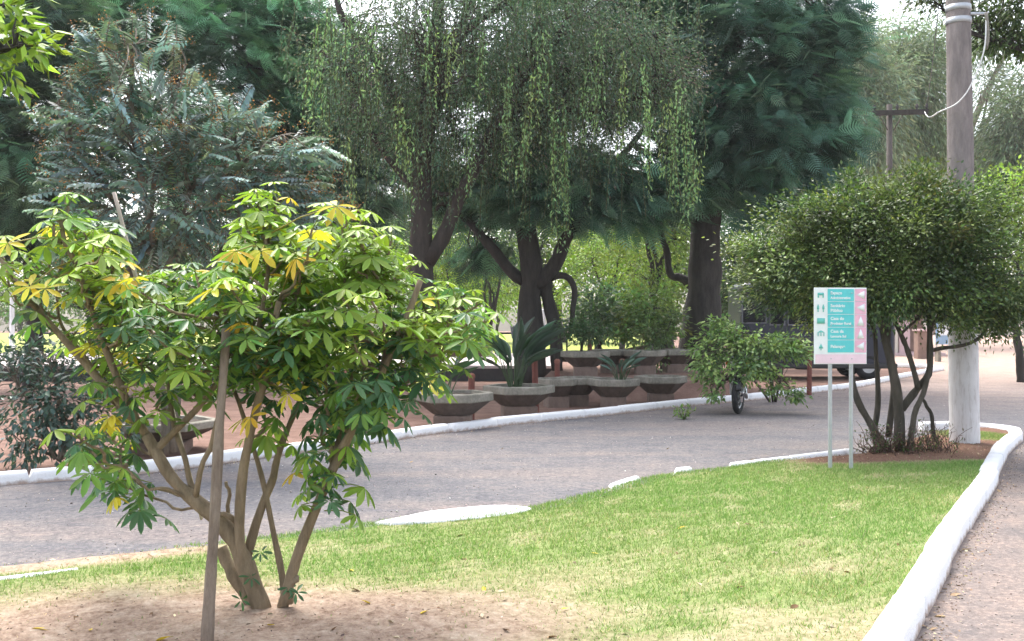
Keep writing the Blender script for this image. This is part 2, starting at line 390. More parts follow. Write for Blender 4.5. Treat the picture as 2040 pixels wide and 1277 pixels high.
def cover(x, y):
    f = fbm(x, y)
    e1 = np.sqrt(((x + 1.55) / 1.75) ** 2 + ((y - 4.85) / .95) ** 2) + .30 * f
    e2 = np.sqrt(((x + .35) / 1.05) ** 2 + ((y - 5.2) / .55) ** 2) + .25 * f
    e3 = np.sqrt(((x - .75) / .75) ** 2 + ((y - 4.55) / .4) ** 2) + .3 * f
    c = sst(.6, 1.3, e1) * (.35 + .65 * sst(.55, 1.05, e2)) * (.6 + .4 * sst(.5, 1.1, e3))
    c = c * (1 - .5 * sst(7.4, 5.0, y) * sst(-.25, .55, f)) * (1 - .3 * sst(.1, .8, fbm(x * 2.3 + 4, y * 2.3)))
    b = sst(10.35, 10.75, y - .15 * (x - 3.4) + .12 * f) * sst(2.6, 3.3, x + .1 * f)
    tipg = sst(.9, .4, np.sqrt(((x - 6.15) / .7) ** 2 + ((y - 13.3) / .8) ** 2))
    # worn dry margin beside the road at the near left
    d = sst(.5, .2, (x - XL(y)) * .5 + .06 * f) * sst(7.0, 6.5, y)
    return np.clip(c * (1 - b) + b * tipg * .7, 0, 1) * (1 - .93 * d), b
ny, nx = 170, 150
yy = np.linspace(1.2, 14.3, ny); tt = np.linspace(0, 1, nx)
Yg = np.repeat(yy[:, None], nx, 1); edge_n = .06 * fbm(yy * 3, yy * 5)
xl = XL(yy) + edge_n; xr = np.maximum(XR(yy) + .03, xl + .02)
Xg = xl[:, None] * (1 - tt) + xr[:, None] * tt
Zg = hgt(Xg, Yg) + .004 * rng.normal(size=Xg.shape); Zg = np.where((Xg - xl[:, None]) < .16, Zg * np.clip((Xg - xl[:, None]) / .16, -.1, 1) - .004, Zg)
cv, bb = cover(Xg, Yg)
mb = MB(); q = (np.arange(ny - 1)[:, None] * nx + np.arange(nx - 1)[None]).ravel()
mb.add(np.stack([Xg, Yg, Zg], -1).reshape(-1, 3), [np.stack([q, q + 1, q + nx + 1, q + nx], -1)], np.stack([cv * .85, bb, cv * 0], -1).reshape(-1, 3))
tag(mb.build("lawn", M_lawn, smooth=True), kind='structure')
# grass blades
NB = 330000
y = 4.3 + (13.9 - 4.3) * rng.random(NB) ** 1.55; x = XL(y) - .05 + (XR(y) + .04 - XL(y) + .05) * rng.random(NB)
c, b = cover(x, y); keep = (rng.random(NB) < c ** 1.3 * .97 + .015) & (np.abs(x / y) < .62)
x, y, c = x[keep], y[keep], c[keep]; nb = len(x)
mb = MB(); dd = unit(np.stack([rng.normal(0, .55, nb), rng.normal(0, .55, nb), np.ones(nb)], -1))
L = rng.uniform(.014, .04, nb) * (.6 + .6 * c) ; nr = rdir(nb)
dry = (rng.random(nb) < .07 + .45 * (1 - c) + .1 * sst(.1, .9, fbm(x * .8, y * .8)))
colr = np.where(dry[:, None], A([.44, .38, .23]), A([.185, .30, .09])) * np.exp(rng.normal(0, .22, (nb, 1))) * np.exp(A([.12, 0, .1]) * np.sin(x * 1.3 + y)[:, None] * .6)
place(mb, T_blade(), np.stack([x, y, hgt(x, y) - .006], -1), dd, nr, L, rng.uniform(.0035, .007, nb), colr)
tag(mb.build("grass", leafmat("grass_blade", .35, .5, .25)), kind='stuff', label="short patchy green lawn grass with dry blades")
# leaf litter and crumbs of earth on the bare soil and along the path edge
nl_ = 15000; y = 4.3 + 8.5 * rng.random(nl_) ** 1.6; x = XL(y) + (XR(y) - XL(y)) * rng.random(nl_); c, b = cover(x, y); k = rng.random(nl_) < (1 - c) * .8 + .03; x, y = x[k], y[k]; z = hgt(x, y) + .004
n2 = 1500; y2 = 4.3 + 9 * rng.random(n2) ** 1.4; x2 = XR(y2) + .22 + np.abs(rng.normal(0, .10, n2)); u_ = rng.random(2600) * (len(fk) - 6) + 3; i_ = u_.astype(int); f_ = (u_ - i_)[:, None]; p3 = fk[i_] * (1 - f_) + fk[i_ + 1] * f_; x3 = p3[:, 0] + rng.normal(0, .05, 2600); y3 = p3[:, 1] - np.abs(rng.normal(.02, .12, 2600))
y4 = rng.uniform(5.2, 12.5, 1200); x4 = XL(y4) - np.abs(rng.normal(.05, .15, 1200))
x, y, z = np.r_[x, x2, x3, x4], np.r_[y, y2, y3, y4], np.r_[z, np.full(n2, .009), np.full(3800, .009)]; n = len(x); mb = MB()
lt = rng.uniform(.006, .022, n) * np.where(rng.random(n) < .12, 2.0, 1); place(mb, T_leaf(.1, .3), np.stack([x, y, z], -1), rdir(n) * A([1, 1, .25]), A([0, 0, 1]) + rng.normal(0, .3, (n, 3)), lt, lt * rng.uniform(.3, .7, n), vary(mixc([[.13, .08, .05], [.30, .21, .13], [.46, .38, .26], [.07, .05, .04]], [.3, .3, .2, .2], n), n, .3, .1))
tag(mb.build("leaf_litter", leafmat("litter", 0.05, .85, .2)), kind='stuff', label="crumbs of dry leaf litter on the bare soil and path edge")
# exposed white kerb along the road edge of the lawn
def slab_kerb(pxs, wdt, h, name="buried_kerb"):
    P = A([G(px, py, .05)[:2] for px, py in pxs]); return P
def flat_kerb(pts, wdt, h):
    return kerb("buried_kerb", pts, wdt, h, 1.0, .006, side=1)
def edge_at(y0, y1, off):
    ys = np.linspace(y0, y1, 12); return np.stack([XL(ys) - off, ys], -1)
mb = MB(); sl_ = smooth_path(A([G(a, b, .085)[:2] for a, b in ((748, 1044), (800, 1033), (860, 1022), (930, 1014), (990, 1010), (1035, 1012), (1058, 1018), (1010, 1028), (930, 1037), (850, 1043), (748, 1045))]), 60)[:-1]; k_ = len(sl_)
v_ = np.vstack([np.c_[sl_, np.full(k_, .101) + rng.normal(0, .0015, k_)], np.c_[sl_, np.full(k_, -.02)]]); jj_ = np.arange(k_)
mb.add(v_, [jj_[None], np.stack([jj_, jj_ + k_, (jj_ + 1) % k_ + k_, (jj_ + 1) % k_], -1)]); tag(mb.build("kerb_slab", M_white), kind='structure')
flat_kerb(A([[.93, 9.22], [1.25, 9.75]]), .10, .086)
flat_kerb(A([[1.66, 10.2], [1.86, 10.33]]), .1, .086)
flat_kerb(A([[2.3, 10.62], [3.0, 11.1], [4.05, 11.85]]), .085, .088)
flat_kerb(A([[-3.05, 5.80], [-2.62, 6.07]]), .07, .094)
# gravel scattered on the road
NG = 7000
y = 4.5 + 20 * rng.random(NG) ** 1.3; x = (rng.random(NG) - .5) * 1.15 * y
fky = np.interp(x, fk[:, 0], fk[:, 1]); ok = (y < fky - .1) & ((x < XL(y) - .05) | (x > XR(y) + .25) | (y > 14.6))
x, y = x[ok], y[ok]; ng = len(x); mb = MB()
oct_v = A([[1, 0, 0], [-1, 0, 0], [0, 1, 0], [0, -1, 0], [0, 0, .7], [0, 0, -.7]]); oct_f = A([[0, 2, 4], [2, 1, 4], [1, 3, 4], [3, 0, 4], [2, 0, 5], [1, 2, 5], [3, 1, 5], [0, 3, 5]])
sz = rng.uniform(.003, .008, ng) * np.where(rng.random(ng) < .03, 2.0, 1)
v = np.stack([x, y, sz * .3 + .004], -1)[:, None] + oct_v[None] * sz[:, None, None] * rng.uniform(.6, 1.3, (ng, 6, 1))
mb.add(v.reshape(-1, 3), [(oct_f[None] + (np.arange(ng) * 6)[:, None, None]).reshape(-1, 3)], np.repeat(vary((.33, .29, .27), ng, .4, .06), 6, 0))
tag(mb.build("gravel", leafmat("stone_grit", 0.0, .9, .2)), kind='stuff', label="loose grit and pebbles scattered over the road")

# ------------------------------------------------------------------ generic foliage
T1, T2, TD, TB = T_leaf(), T_leaf(.05, .3), T_diamond(), T_blade()
FR = T_frond()
def clumps(blobs, per, inner=.45):
    out = []
    for (cx, cy, cz, rx, ry, rz, n) in blobs:
        d = rdir(n); r = (inner + (1 - inner) * rng.random((n, 1)) ** .6) * (1 + .12 * rng.normal(size=(n, 1)))
        out.append(A([cx, cy, cz]) + d * r * A([rx, ry, rz]))
    return np.concatenate(out)
def leafy(mb, cen, ctr, cr, per, tpl, L, Wd, base, droop=.2, up=.7, cv=.25, lv=.2, hue=.12, flat=.6):
    n = len(cen); N_ = n * per
    cc = np.repeat(cen, per, 0); off = rng.normal(size=(N_, 3)) * A([1, 1, flat]) * np.repeat(np.broadcast_to(cr, (n,)), per)[:, None]
    pos = cc + off
    out = unit(cc - ctr) * .5 + unit(off) * .7 + rdir(N_) * .6; out[:, 2] -= droop
    nr = rdir(N_) * (1 - up) + A([0, 0, 1]) * up + .25 * unit(cc - ctr)
    bc = np.repeat(vary(base if np.ndim(base) == 2 else np.broadcast_to(base, (n, 3)), n, cv, hue), per, 0)
    place(mb, tpl, pos, out, nr, rng.uniform(*L, N_), rng.uniform(*Wd, N_), vary(bc, N_, lv, .06))
def twigs(mb, cen, nodes, r=.02, k=5, frac=1.0, amp=.12):
    nodes = np.asarray(nodes)
    for c in cen:
        if rng.random() > frac: continue
        d = np.linalg.norm(nodes - c, axis=1); j = int(np.argmin(d + .3 * rng.random(len(d))))
        p = nodes[j]; m = (p + c) / 2 + A([0, 0, .1 * d[j]])
        limb(mb, [p, m, c], r, r * .25, 6, amp * d[j] * .4, k)

def simple_tree(name, label, cat, base, h, blobs, leaf, trunk_r=.2, tmat=None, lmat=None, group=None, nlimb=5, twig_frac=.4):
    base = A(base, float); t = thing(name, label, cat, base, group=group)
    tb = MB(); B = A([b[:3] for b in blobs], float)
    top = B[np.argmax(B[:, 2])]
    nodes = []
    fork = base + (A([B[:, 0].mean(), B[:, 1].mean(), base[2]]) - base) * .4 + A([0, 0, h * .35])
    nodes.append(limb(tb, [base - A([0, 0, .05]), base + (fork - base) * .5 + rng.normal(0, .06, 3), fork], trunk_r * 1.25, trunk_r * .75, 12, trunk_r * .3, 9))
    for b in B:
        e = b + A([0, 0, .1])
        nodes.append(limb(tb, [fork, fork + (e - fork) * .5 + rng.normal(0, .12 * np.linalg.norm(e - fork), 3) * A([1, 1, .4]), e], trunk_r * .6, trunk_r * .12, 10, .08, 7))
    nodes = np.concatenate(nodes[1:])
    cen = clumps(blobs, 0)
    twigs(tb, cen, nodes, trunk_r * .12, 4, twig_frac)
    tb.build("trunk", tmat or M_bark_dark, t, True)
    cb = MB(); ctr = B.mean(0)
    kind = leaf.pop('kind', 'leaf'); leafy(cb, cen, ctr, **leaf)
    cb.build("crown", lmat or M_leaf, t)
    return t

# ------------------------------------------------------------------ 1. foreground shrub with whorled leaves
D0 = 5.28; sb = A([(540 - 1020) / FPX * D0, D0, .09])
shrub = thing("umbrella_leaf_shrub", "multi-stemmed shrub with whorls of glossy lime and yellow leaflets on bare soil in the foreground", "shrub", sb)
st = MB(); nodes = []
def stem(pts, r0, r1, n=18, amp=.012):
    P = limb(st, [W(a, b, D0 + (c if c else 0)) for a, b, c in pts], r0 * .88, r1 * .88, n, amp, 9); nodes.append(P); return P
stem([(525, 1222, 0), (490, 1130, .0), (440, 1055, .0), (390, 1000, .02), (330, 928, .05), (292, 868, .08)], .058, .034, 20)
stem([(292, 868, .08), (245, 780, .05), (180, 605, .0), (135, 500, -.05), (120, 440, -.05)], .026, .013, 20)
stem([(300, 875, .08), (235, 800, .12), (170, 735, .15), (60, 600, .2), (0, 500, .25), (-30, 470, .25)], .028, .014, 20)
stem([(510, 1215, .06), (470, 1150, .09), (440, 1090, .12)], .05, .036, 10)
stem([(510, 1190, .02), (485, 1095, -.02), (480, 950, -.05), (500, 850, -.08), (530, 720, -.1), (556, 600, -.12)], .036, .019, 20)
stem([(492, 1110, .03), (530, 980, .1), (552, 915, .15), (600, 800, .2), (640, 700, .25)], .03, .013, 18)
stem([(563, 1210, 0), (600, 1095, -.02), (655, 970, -.05), (708, 858, -.05), (755, 745, -.03), (800, 650, 0), (838, 558, 0)], .036, .017, 22)
stem([(566, 1216, .0), (560, 1150, .02), (548, 1055, .06), (522, 950, .1), (505, 880, .14), (460, 760, .2)], .022, .012, 16)
stem([(398, 1000, .05), (375, 950, .06), (355, 880, .08), (340, 780, .12), (330, 660, .15)], .02, .012, 16)
stem([(390, 990, .0), (412, 905, -.05), (425, 850, -.08), (450, 760, -.1), (450, 640, -.1)], .018, .011, 16)
stem([(300, 905, .08), (380, 830, .02), (440, 760, -.02), (500, 680, -.05), (530, 560, -.05), (530, 470, -.05)], .022, .01, 18)
stem([(470, 1060, .04), (455, 1045, .1), (460, 990, .12), (450, 960, .1)], .016, .01, 10)
stem([(480, 1050, .02), (440, 1020, -.05), (425, 1015, -.05)], .018, .012, 8)
stem([(655, 970, -.05), (690, 800, .15), (700, 650, .2), (680, 490, .2)], .016, .009, 16)
stem([(755, 745, -.03), (780, 620, .1), (750, 510, .15)], .014, .008, 12)
stem([(708, 858, -.05), (800, 760, .1), (870, 680, .2), (915, 610, .25)], .015, .008, 14)
stem([(180, 605, 0), (200, 540, .05), (205, 490, .05)], .014, .008, 10)
stem([(400, 1010, .05), (340, 975, -.05), (290, 970, -.1), (250, 930, -.12)], .011, .007, 10)
stem([(235, 800, .12), (150, 690, .3), (120, 640, .3), (110, 560, .3)], .013, .008, 12)
stem([(575, 1200, .0), (585, 1165, -.02), (590, 1150, -.02)], .03, .02, 6)
NODES = np.concatenate(nodes)
tips = """130 405;105 480;70 530;215 480;195 545;235 590;160 560;20 500;15 560;75 600;100 440;165 460;225 530;
330 555;290 580;380 560;440 570;300 640;360 620;420 625;260 640;330 690;400 680;230 690;460 640;200 720;290 720;
515 400;555 395;480 470;540 450;585 500;500 510;455 525;600 540;560 570;520 600;620 580;650 430;690 440;640 490;715 480;745 470;690 520;740 540;
780 480;790 570;740 600;680 590;650 630;830 580;870 590;905 590;950 600;890 640;830 640;780 640;720 650;600 640;560 660;940 640;
620 700;680 690;740 700;800 700;850 700;580 720;640 750;700 750;760 760;820 750;860 740;600 790;660 800;740 800;800 800;560 780;690 840;640 840;
440 720;480 770;400 740;500 740;360 760;300 770;250 770;420 790;200 780;530 810;330 810;
200 850;240 890;170 890;270 930;220 930;290 980;250 970;190 820;310 860;150 860;
620 920;660 890;690 930;640 950;600 880;570 850;540 860;350 850;460 860""".replace("\n", "").split(";")
for (ex, ey, rx_, ry_, n_) in ((150, 545, 130, 110, 9), (420, 640, 220, 100, 16), (720, 640, 180, 150, 22), (530, 480, 80, 90, 5), (690, 500, 110, 80, 7), (880, 640, 90, 60, 5), (660, 740, 170, 50, 9), (360, 690, 160, 60, 10), (400, 600, 200, 60, 10)):
    for _ in range(n_):
        a_, r_ = rng.uniform(0, 6.28), math.sqrt(rng.random()); tips.append("%g %g" % (ex + rx_ * r_ * math.cos(a_), ey + ry_ * r_ * math.sin(a_)))
TL = T_leaflet(); LB = MB()
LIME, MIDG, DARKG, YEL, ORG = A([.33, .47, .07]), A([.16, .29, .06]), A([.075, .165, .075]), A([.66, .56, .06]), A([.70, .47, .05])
def palmate(p, axis, n, Ll, col, droop):
    axis = unit(axis); a0 = rng.uniform(0, 6.28); u = unit(np.cross(axis, A([.31, .72, .2]))); v = np.cross(axis, u)
    a = a0 + np.arange(n) / n * (2 * np.pi * .92)
    d = np.cos(a)[:, None] * u + np.sin(a)[:, None] * v + axis * .25 + A([0, 0, -droop * rng.uniform(.5, 1.9)])
    l = Ll * rng.uniform(.8, 1.12, n); place(LB, TL, np.repeat(p[None], n, 0) + .008 * unit(d), d, np.repeat((axis + rng.normal(0, .15, 3))[None], n, 0), l, l * rng.uniform(.28, .36, n), vary(col, n, .16, .07))
for tp in tips:
    px, py = map(float, tp.split())
    if py > 745 and rng.random() < (.62 if 400 < px < 640 else .34): continue
    if 250 < px < 470 and py > 770 and rng.random() < .6: continue
    p = W(px, py, D0 + rng.normal(.1, .3))
    low = py > 740
    dist = np.linalg.norm(NODES - (p - A([0, 0, .12])), axis=1) + np.where(NODES[:, 2] > p[2] - .06, .5, 0); j = int(np.argmin(dist))
    q = NODES[j]; mid = (q + p) / 2 + A([0, 0, -.04])
    limb(st, [q, mid, p], .009, .006, 9, .02, 6)
    axis0 = unit(p - mid) + A([0, 0, .8]); axis0 = unit(axis0)
    young = rng.random() < (.7 if py < 640 else .32)
    nl = rng.integers(6, 10)
    for k in range(nl):
        h = k / max(1, nl - 1)
        b = p - axis0 * (.2 * (1 - h)); az_ = k * 2.4 + rng.uniform(0, .6)
        ele = .15 + .75 * h if not low else -.25 + .8 * h
        pd = unit(A([math.cos(az_) * math.cos(ele), math.sin(az_) * math.cos(ele), math.sin(ele)]) + .25 * axis0)
        pl = rng.uniform(.09, .17) * (1 - .35 * h); e = b + pd * pl + A([0, 0, -.015])
        v_, f_ = tube(np.stack([b, b + pd * pl * .55 + A([0, 0, .004]), e]), [.0035, .003, .0025], 4, False); LB.add(v_, f_, A([.22, .27, .06]))
        u = rng.random()
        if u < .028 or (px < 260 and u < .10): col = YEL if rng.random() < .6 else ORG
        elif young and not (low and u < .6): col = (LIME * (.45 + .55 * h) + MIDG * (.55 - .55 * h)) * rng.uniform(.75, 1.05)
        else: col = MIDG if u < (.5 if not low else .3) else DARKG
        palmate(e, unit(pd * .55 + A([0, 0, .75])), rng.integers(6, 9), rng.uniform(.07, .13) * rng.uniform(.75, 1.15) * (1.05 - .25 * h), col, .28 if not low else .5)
# the few whole yellow leaves that stand out
for px, py, c in ((470, 500, ORG), (520, 500, YEL), (590, 515, ORG), (15, 485, YEL), (245, 560, ORG), (670, 410, YEL), (575, 785, YEL), (90, 575, YEL), (500, 830, ORG), (60, 570, YEL), (215, 575, YEL)):
    p = W(px, py, D0 - rng.uniform(.2, .35)); palmate(p, unit(A([rng.normal(0, .3), -.6, .6])), 6, .10, c, .35)
    j = int(np.argmin(np.linalg.norm(NODES - p, axis=1))); v_, f_ = tube(np.stack([NODES[j], (NODES[j] + p) / 2 + A([0, 0, .02]), p]), [.005, .004, .0025], 4, False); LB.add(v_, f_, A([.3, .26, .06]))
# small shoots at the foot
for px, py in ((480, 1195), (500, 1150), (575, 1170), (520, 1100), (590, 1180)):
    palmate(W(px, py, D0 - .05), unit(A([rng.normal(0, .5), -.5, .5])), 6, .05, DARKG, .3)
st.build("trunk", M_bark_schef, shrub, True)
LB.build("crown", M_gloss, shrub, True)
# stakes
def stick(name, label, p0, p1, r0, r1, m, k=7):
    p0 = A(p0); o = thing(name, label, "stake", p0)
    mbs = MB(); limb(mbs, [p0, p0 * .5 + A(p1) * .5 + rng.normal(0, .006, 3), p1], r0, r1, 14, .004, k); mbs.build("shaft", m, o, k > 6); return o
b0 = W(412, 1300, 4.72); b0[2] = .03
stick("wooden_stake", "tall weathered wooden stake standing upright in front of the lime leaved shrub", b0, W(451, 655, 4.95), .030, .021, M_stake)
b0 = W(388, 985, 6.0); b0[2] = .06
stick("thin_stake", "thin pale stick leaning left out of the shrub top against the blue grey tree", W(402, 1035, 6.0), W(227, 383, 5.9), .010, .012, M_pale_stick)

# ------------------------------------------------------------------ 2. domed small tree with many stems
D1 = 11.75; b1 = A([(1805 - 1020) / FPX * D1, D1, .08])
dome = thing("domed_tree", "small domed tree with dense tiny leaves on many bent stems by the white footed pole", "tree", b1)
tb = MB(); nd = []
def dstem(pts, r0, r1, dy=0., n=16):
    P = limb(tb, [W(a, b, D1 + dy + (c[0] if c else 0)) for a, b, *c in pts], r0 * .85, r1 * .85, n, .02, 8); nd.append(P)
dstem([(1793, 900), (1792, 808), (1774, 742), (1760, 659), (1750, 560), (1720, 480)], .085, .035)
dstem([(1765, 895), (1739, 850), (1718, 812), (1700, 775), (1690, 700), (1660, 620), (1620, 560)], .06, .025, .1)
dstem([(1796, 815), (1828, 772), (1852, 745), (1855, 689), (1849, 620), (1860, 520)], .06, .03)
dstem([(1828, 772), (1813, 707), (1795, 665), (1765, 605), (1740, 540)], .04, .025, -.1)
dstem([(1812, 890), (1822, 830), (1840, 785), (1856, 720), (1852, 640), (1900, 560)], .045, .025, -.15)
dstem([(1862, 880), (1850, 825), (1838, 790)], .035, .02, .2)
dstem([(1740, 870), (1750, 790), (1744, 720), (1739, 660), (1700, 560)], .045, .022, .35)
dstem([(1770, 870), (1784, 760), (1768, 690), (1775, 610)], .05, .025, .4)
dstem([(1852, 700), (1905, 690), (1950, 674), (1975, 620), (2000, 560)], .03, .018, .4)
dstem([(1795, 665), (1840, 620), (1880, 560)], .02, .012, -.2)
dstem([(1855, 650), (1890, 605), (1930, 540)], .03, .018, -.2)
dstem([(1855, 560), (1880, 480), (1870, 420)], .03, .015)
dstem([(1740, 560), (1790, 470), (1770, 400)], .03, .015)
nd_ = np.concatenate(nd); nd_ = nd_[nd_[:, 2] > 1.45]
c1 = lambda px, py, dy, rx, ry, rz, n: (*W(px, py, D1 + dy), rx, ry, rz, n)
blobs = [c1(1745, 490, 0, 1.15, 1.2, .68, 150), c1(1860, 470, .1, .85, 1.0, .66, 120), c1(1570, 535, .2, .5, .7, .42, 45), c1(1560, 595, .1, .30, .4, .25, 22), c1(1620, 460, .1, .55, .8, .46, 50),
         c1(1950, 540, 0, .5, .8, .62, 65), c1(1700, 445, .0, .6, .9, .33, 50), c1(1830, 410, .0, .6, .8, .25, 40), c1(1985, 600, -.1, .32, .4, .34, 40), c1(1700, 590, -.2, .6, .6, .28, 50), c1(1860, 590, -.2, .6, .6, .26, 50), c1(1500, 500, .1, .2, .3, .2, 10), c1(1640, 600, .1, .5, .7, .34, 42), c1(1520, 525, .1, .26, .4, .3, 14), c1(1840, 350, 0, .12, .15, .2, 7), c1(1990, 640, -.2, .25, .3, .14, 12), c1(1900, 620, -.5, .3, .2, .14, 10), c1(1500, 560, .0, .16, .25, .2, 10), c1(1590, 380, .1, .1, .1, .12, 3), c1(1700, 370, 0, .14, .2, .12, 5)]
cen = clumps(blobs, 0, .5); twigs(tb, cen, nd_, .012, 4, .6, .15)
tb.build("trunk", barkmat("mossy_bark", (.03, .028, .02), (.11, .095, .075), 12), dome, True)
cb = MB(); ctr = W(1770, 560, D1)
_u = unit(cen - W(1770, 520, D1)); cen = cen + _u * (rng.normal(-.06, .07, len(cen)) + .13 * np.sin(7 * _u[:, 0] + 2) * np.sin(6 * _u[:, 2] + 9 * _u[:, 1] * _u[:, 0]) + .06 * np.sin(17 * _u[:, 0] + 11 * _u[:, 2]))[:, None]; cen = cen[(fbm(cen[:, 0] * 1.6, cen[:, 2] * 1.6 + cen[:, 1]) > -.75) | (rng.random(len(cen)) < .3)]; cen = np.vstack([cen, cen[rng.choice(len(cen), 26)] + unit(cen[rng.choice(len(cen), 26)] * 0 + A([0, 0, 1]) + rng.normal(0, .8, (26, 3))) * .16]); cen = cen[cen[:, 2] > 1.5]
base = mixc([[.10, .155, .055], [.17, .235, .075], [.065, .11, .05], [.14, .19, .075]], [.4, .28, .22, .1], len(cen))
leafy(cb, cen, ctr, rng.uniform(.07, .16, len(cen)), 118, T1, (.035, .068), (.018, .034), base, .1, .55, .2, .25, .1, .8)
cb.build("crown", M_gloss, dome)
# suckers and dead brush round the foot
bk = MB(); br = MB()
for cx, cy, rx, n in ((1775, 868, .28, 60), (1745, 880, .16, 26), (1870, 868, .2, 34), (1820, 880, .2, 24)):
    for _ in range(n):
        p0 = W(cx + rng.normal(0, rx * 90), 905, D1 - .1 + rng.normal(0, .12)); p0[2] = .07
        tip = p0 + A([rng.normal(0, .12), rng.normal(0, .12), rng.uniform(.1, .36)])
        limb(bk, [p0, (p0 + tip) / 2 + rng.normal(0, .03, 3), tip], .006, .002, 6, .02, 4)
        m_ = rng.integers(3, 12); t_ = rng.random((m_, 1)); pp = p0 * (1 - t_) + tip * t_ + rng.normal(0, .035, (m_, 3))
        place(br, T1, pp, rdir(m_) + A([0, 0, .3]), rdir(m_) + A([0, 0, .8]), rng.uniform(.025, .05, m_), rng.uniform(.012, .022, m_), vary(mixc([[.07, .12, .035], [.12, .08, .05]], [.6, .4], m_), m_, .25))
bk.build("brushwood", simple("dead_twig", (.10, .06, .045), .9), dome); br.build("suckers", M_leaf, dome)

# ------------------------------------------------------------------ 3. blue grey tree with paired leaves, left
D2 = 11.6; b2 = A([(330 - 1020) / FPX * D2, D2, 0])
cm = thing("paired_leaf_tree", "blue grey spreading tree with rows of paired leaves and rusty seed clusters", "tree", b2)
tb = MB(); nd = []
for pts, r0, r1 in (([(330, 905), (325, 780), (320, 640), (315, 520), (290, 380), (265, 220), (262, 90)], .075, .02), ([(318, 560), (400, 430), (480, 330), (560, 270)], .04, .012), ([(315, 520), (220, 400), (150, 300), (110, 210)], .04, .012),
                    ([(322, 640), (440, 520), (560, 420), (650, 350)], .04, .012), ([(300, 430), (330, 250), (370, 130)], .03, .01), ([(345, 900), (360, 700), (350, 520), (380, 380)], .05, .02), ([(320, 600), (200, 480), (140, 420)], .035, .012), ([(400, 560), (480, 430), (470, 280)], .03, .01)):
    nd.append(limb(tb, [W(a, b, D2 + rng.normal(0, .25) * (i > 1)) for i, (a, b) in enumerate(pts)], r0, r1, 16, .03, 8))
nd_ = np.concatenate(nd); nd_ = nd_[nd_[:, 2] > 1.7]
c2 = lambda px, py, dy, rx, ry, rz, n: (*W(px, py, D2 + dy), rx, ry, rz, n)
blobs = [c2(250, 130, 0, .75, .8, .5, 85), c2(330, 260, 0, 1.15, 1.1, .6, 190), c2(190, 260, 0, .62, .8, .62, 85), c2(470, 320, .1, .95, 1.0, .52, 150), c2(360, 410, 0, 1.2, 1.1, .5, 170), c2(590, 330, .1, .42, .6, .42, 46), c2(590, 420, .1, .5, .7, .3, 50), c2(180, 380, .1, .5, .8, .5, 60), c2(460, 480, .3, .8, .8, .3, 60), c2(280, 490, .4, .8, .8, .3, 60)]
cen = clumps(blobs, 0, .35)
ctr = W(340, 420, D2); cb = MB(); sd = MB()
for c in cen:
    out = unit(unit(c - ctr) + rng.normal(0, .45, 3)); L_ = rng.uniform(.28, .5); n_ = rng.integers(8, 13)
    t_ = np.linspace(0, 1, 5)[:, None]; P = c + (t_ - .3) * L_ * out + A([0, 0, -.22]) * L_ * t_ ** 2
    v_, f_ = tube(P, [.006, .005, .004, .004, .003], 4, False); tb.add(v_, f_)
    s = unit(np.cross(out, A([0, 0, 1])) + rng.normal(0, .2, 3)); tt_ = np.linspace(.05, 1, n_)[:, None]
    Q = c + (tt_ - .3) * L_ * out + A([0, 0, -.22]) * L_ * tt_ ** 2
    bc = vary(mixc([[.19, .28, .26], [.28, .37, .35], [.14, .22, .15], [.28, .33, .22]], [.45, .25, .2, .1], 1), 1, .2, .08)
    ll = .105 * np.sin(np.pi * np.linspace(.2, .9, n_)) ** .5
    for sg in (-1, 1):
        d_ = sg * s + out * .35 + A([0, 0, -.25]) + rng.normal(0, .12, (n_, 3))
        place(cb, T2, Q, d_, np.repeat((A([0, 0, 1]) + rng.normal(0, .25, 3))[None], n_, 0), ll * rng.uniform(.85, 1.15, n_), ll * .5, vary(bc, n_, .12, .05))
    if rng.random() < .5:
        e = Q[-1]; m_ = 14; pp = e + rng.normal(0, .04, (m_, 3)) + out * .05
        place(sd, TD, pp, rdir(m_), rdir(m_), .022, .018, vary((.33, .17, .075), m_, .3, .1))
twigs(tb, cen[::2], nd_, .012, 4, .9, .12)
tb.build("trunk", M_bark_grey, cm, True); cb.build("crown", leafmat("blue_grey_leaf", .25, .6, .15, (1, 1.1, .8)), cm); sd.build("seed_clusters", M_matte, cm)
# lower dark shrub of the same blue grey sort at the left edge
D3 = 10.9; bs = A([(110 - 1020) / FPX * D3, D3, 0])
ls = thing("dark_leaf_shrub", "low dark blue green shrub leaning over the white kerb at the left edge", "shrub", bs)
tb = MB(); nd = []
for pts in ([(115, 915), (150, 850), (185, 770), (190, 700)], [(110, 915), (70, 830), (30, 760)], [(118, 915), (120, 800), (100, 720)], [(125, 910), (60, 890), (20, 900)], [(118, 915), (210, 860), (250, 800)]):
    nd.append(limb(tb, [W(a, b, D3 + rng.normal(0, .1)) for a, b in pts], .022, .007, 10, .03, 6))
c3 = lambda px, py, dy, rx, ry, rz, n: (*W(px, py, D3 + dy), rx, ry, rz, n)
cen = clumps([c3(90, 720, .1, .5, .4, .25, 34), c3(60, 810, 0, .45, .4, .25, 30), c3(150, 780, .1, .45, .4, .35, 40), c3(110, 860, -.05, .35, .35, .2, 22), c3(30, 720, 0, .3, .3, .2, 14), c3(200, 870, 0, .35, .3, .3, 18), c3(60, 900, -.1, .25, .2, .1, 8)], 0)
cb = MB(); twigs(tb, cen, np.concatenate(nd), .008, 4, .9, .12)
leafy(cb, cen, W(100, 800, D3), .1, 14, T1, (.07, .12), (.03, .055), A([.07, .125, .10]), .25, .6, .2, .2, .08)
tb.build("trunk", M_bark_grey, ls, True); cb.build("crown", leafmat("dark_glossy_leaf", .25, .35, .5), ls)
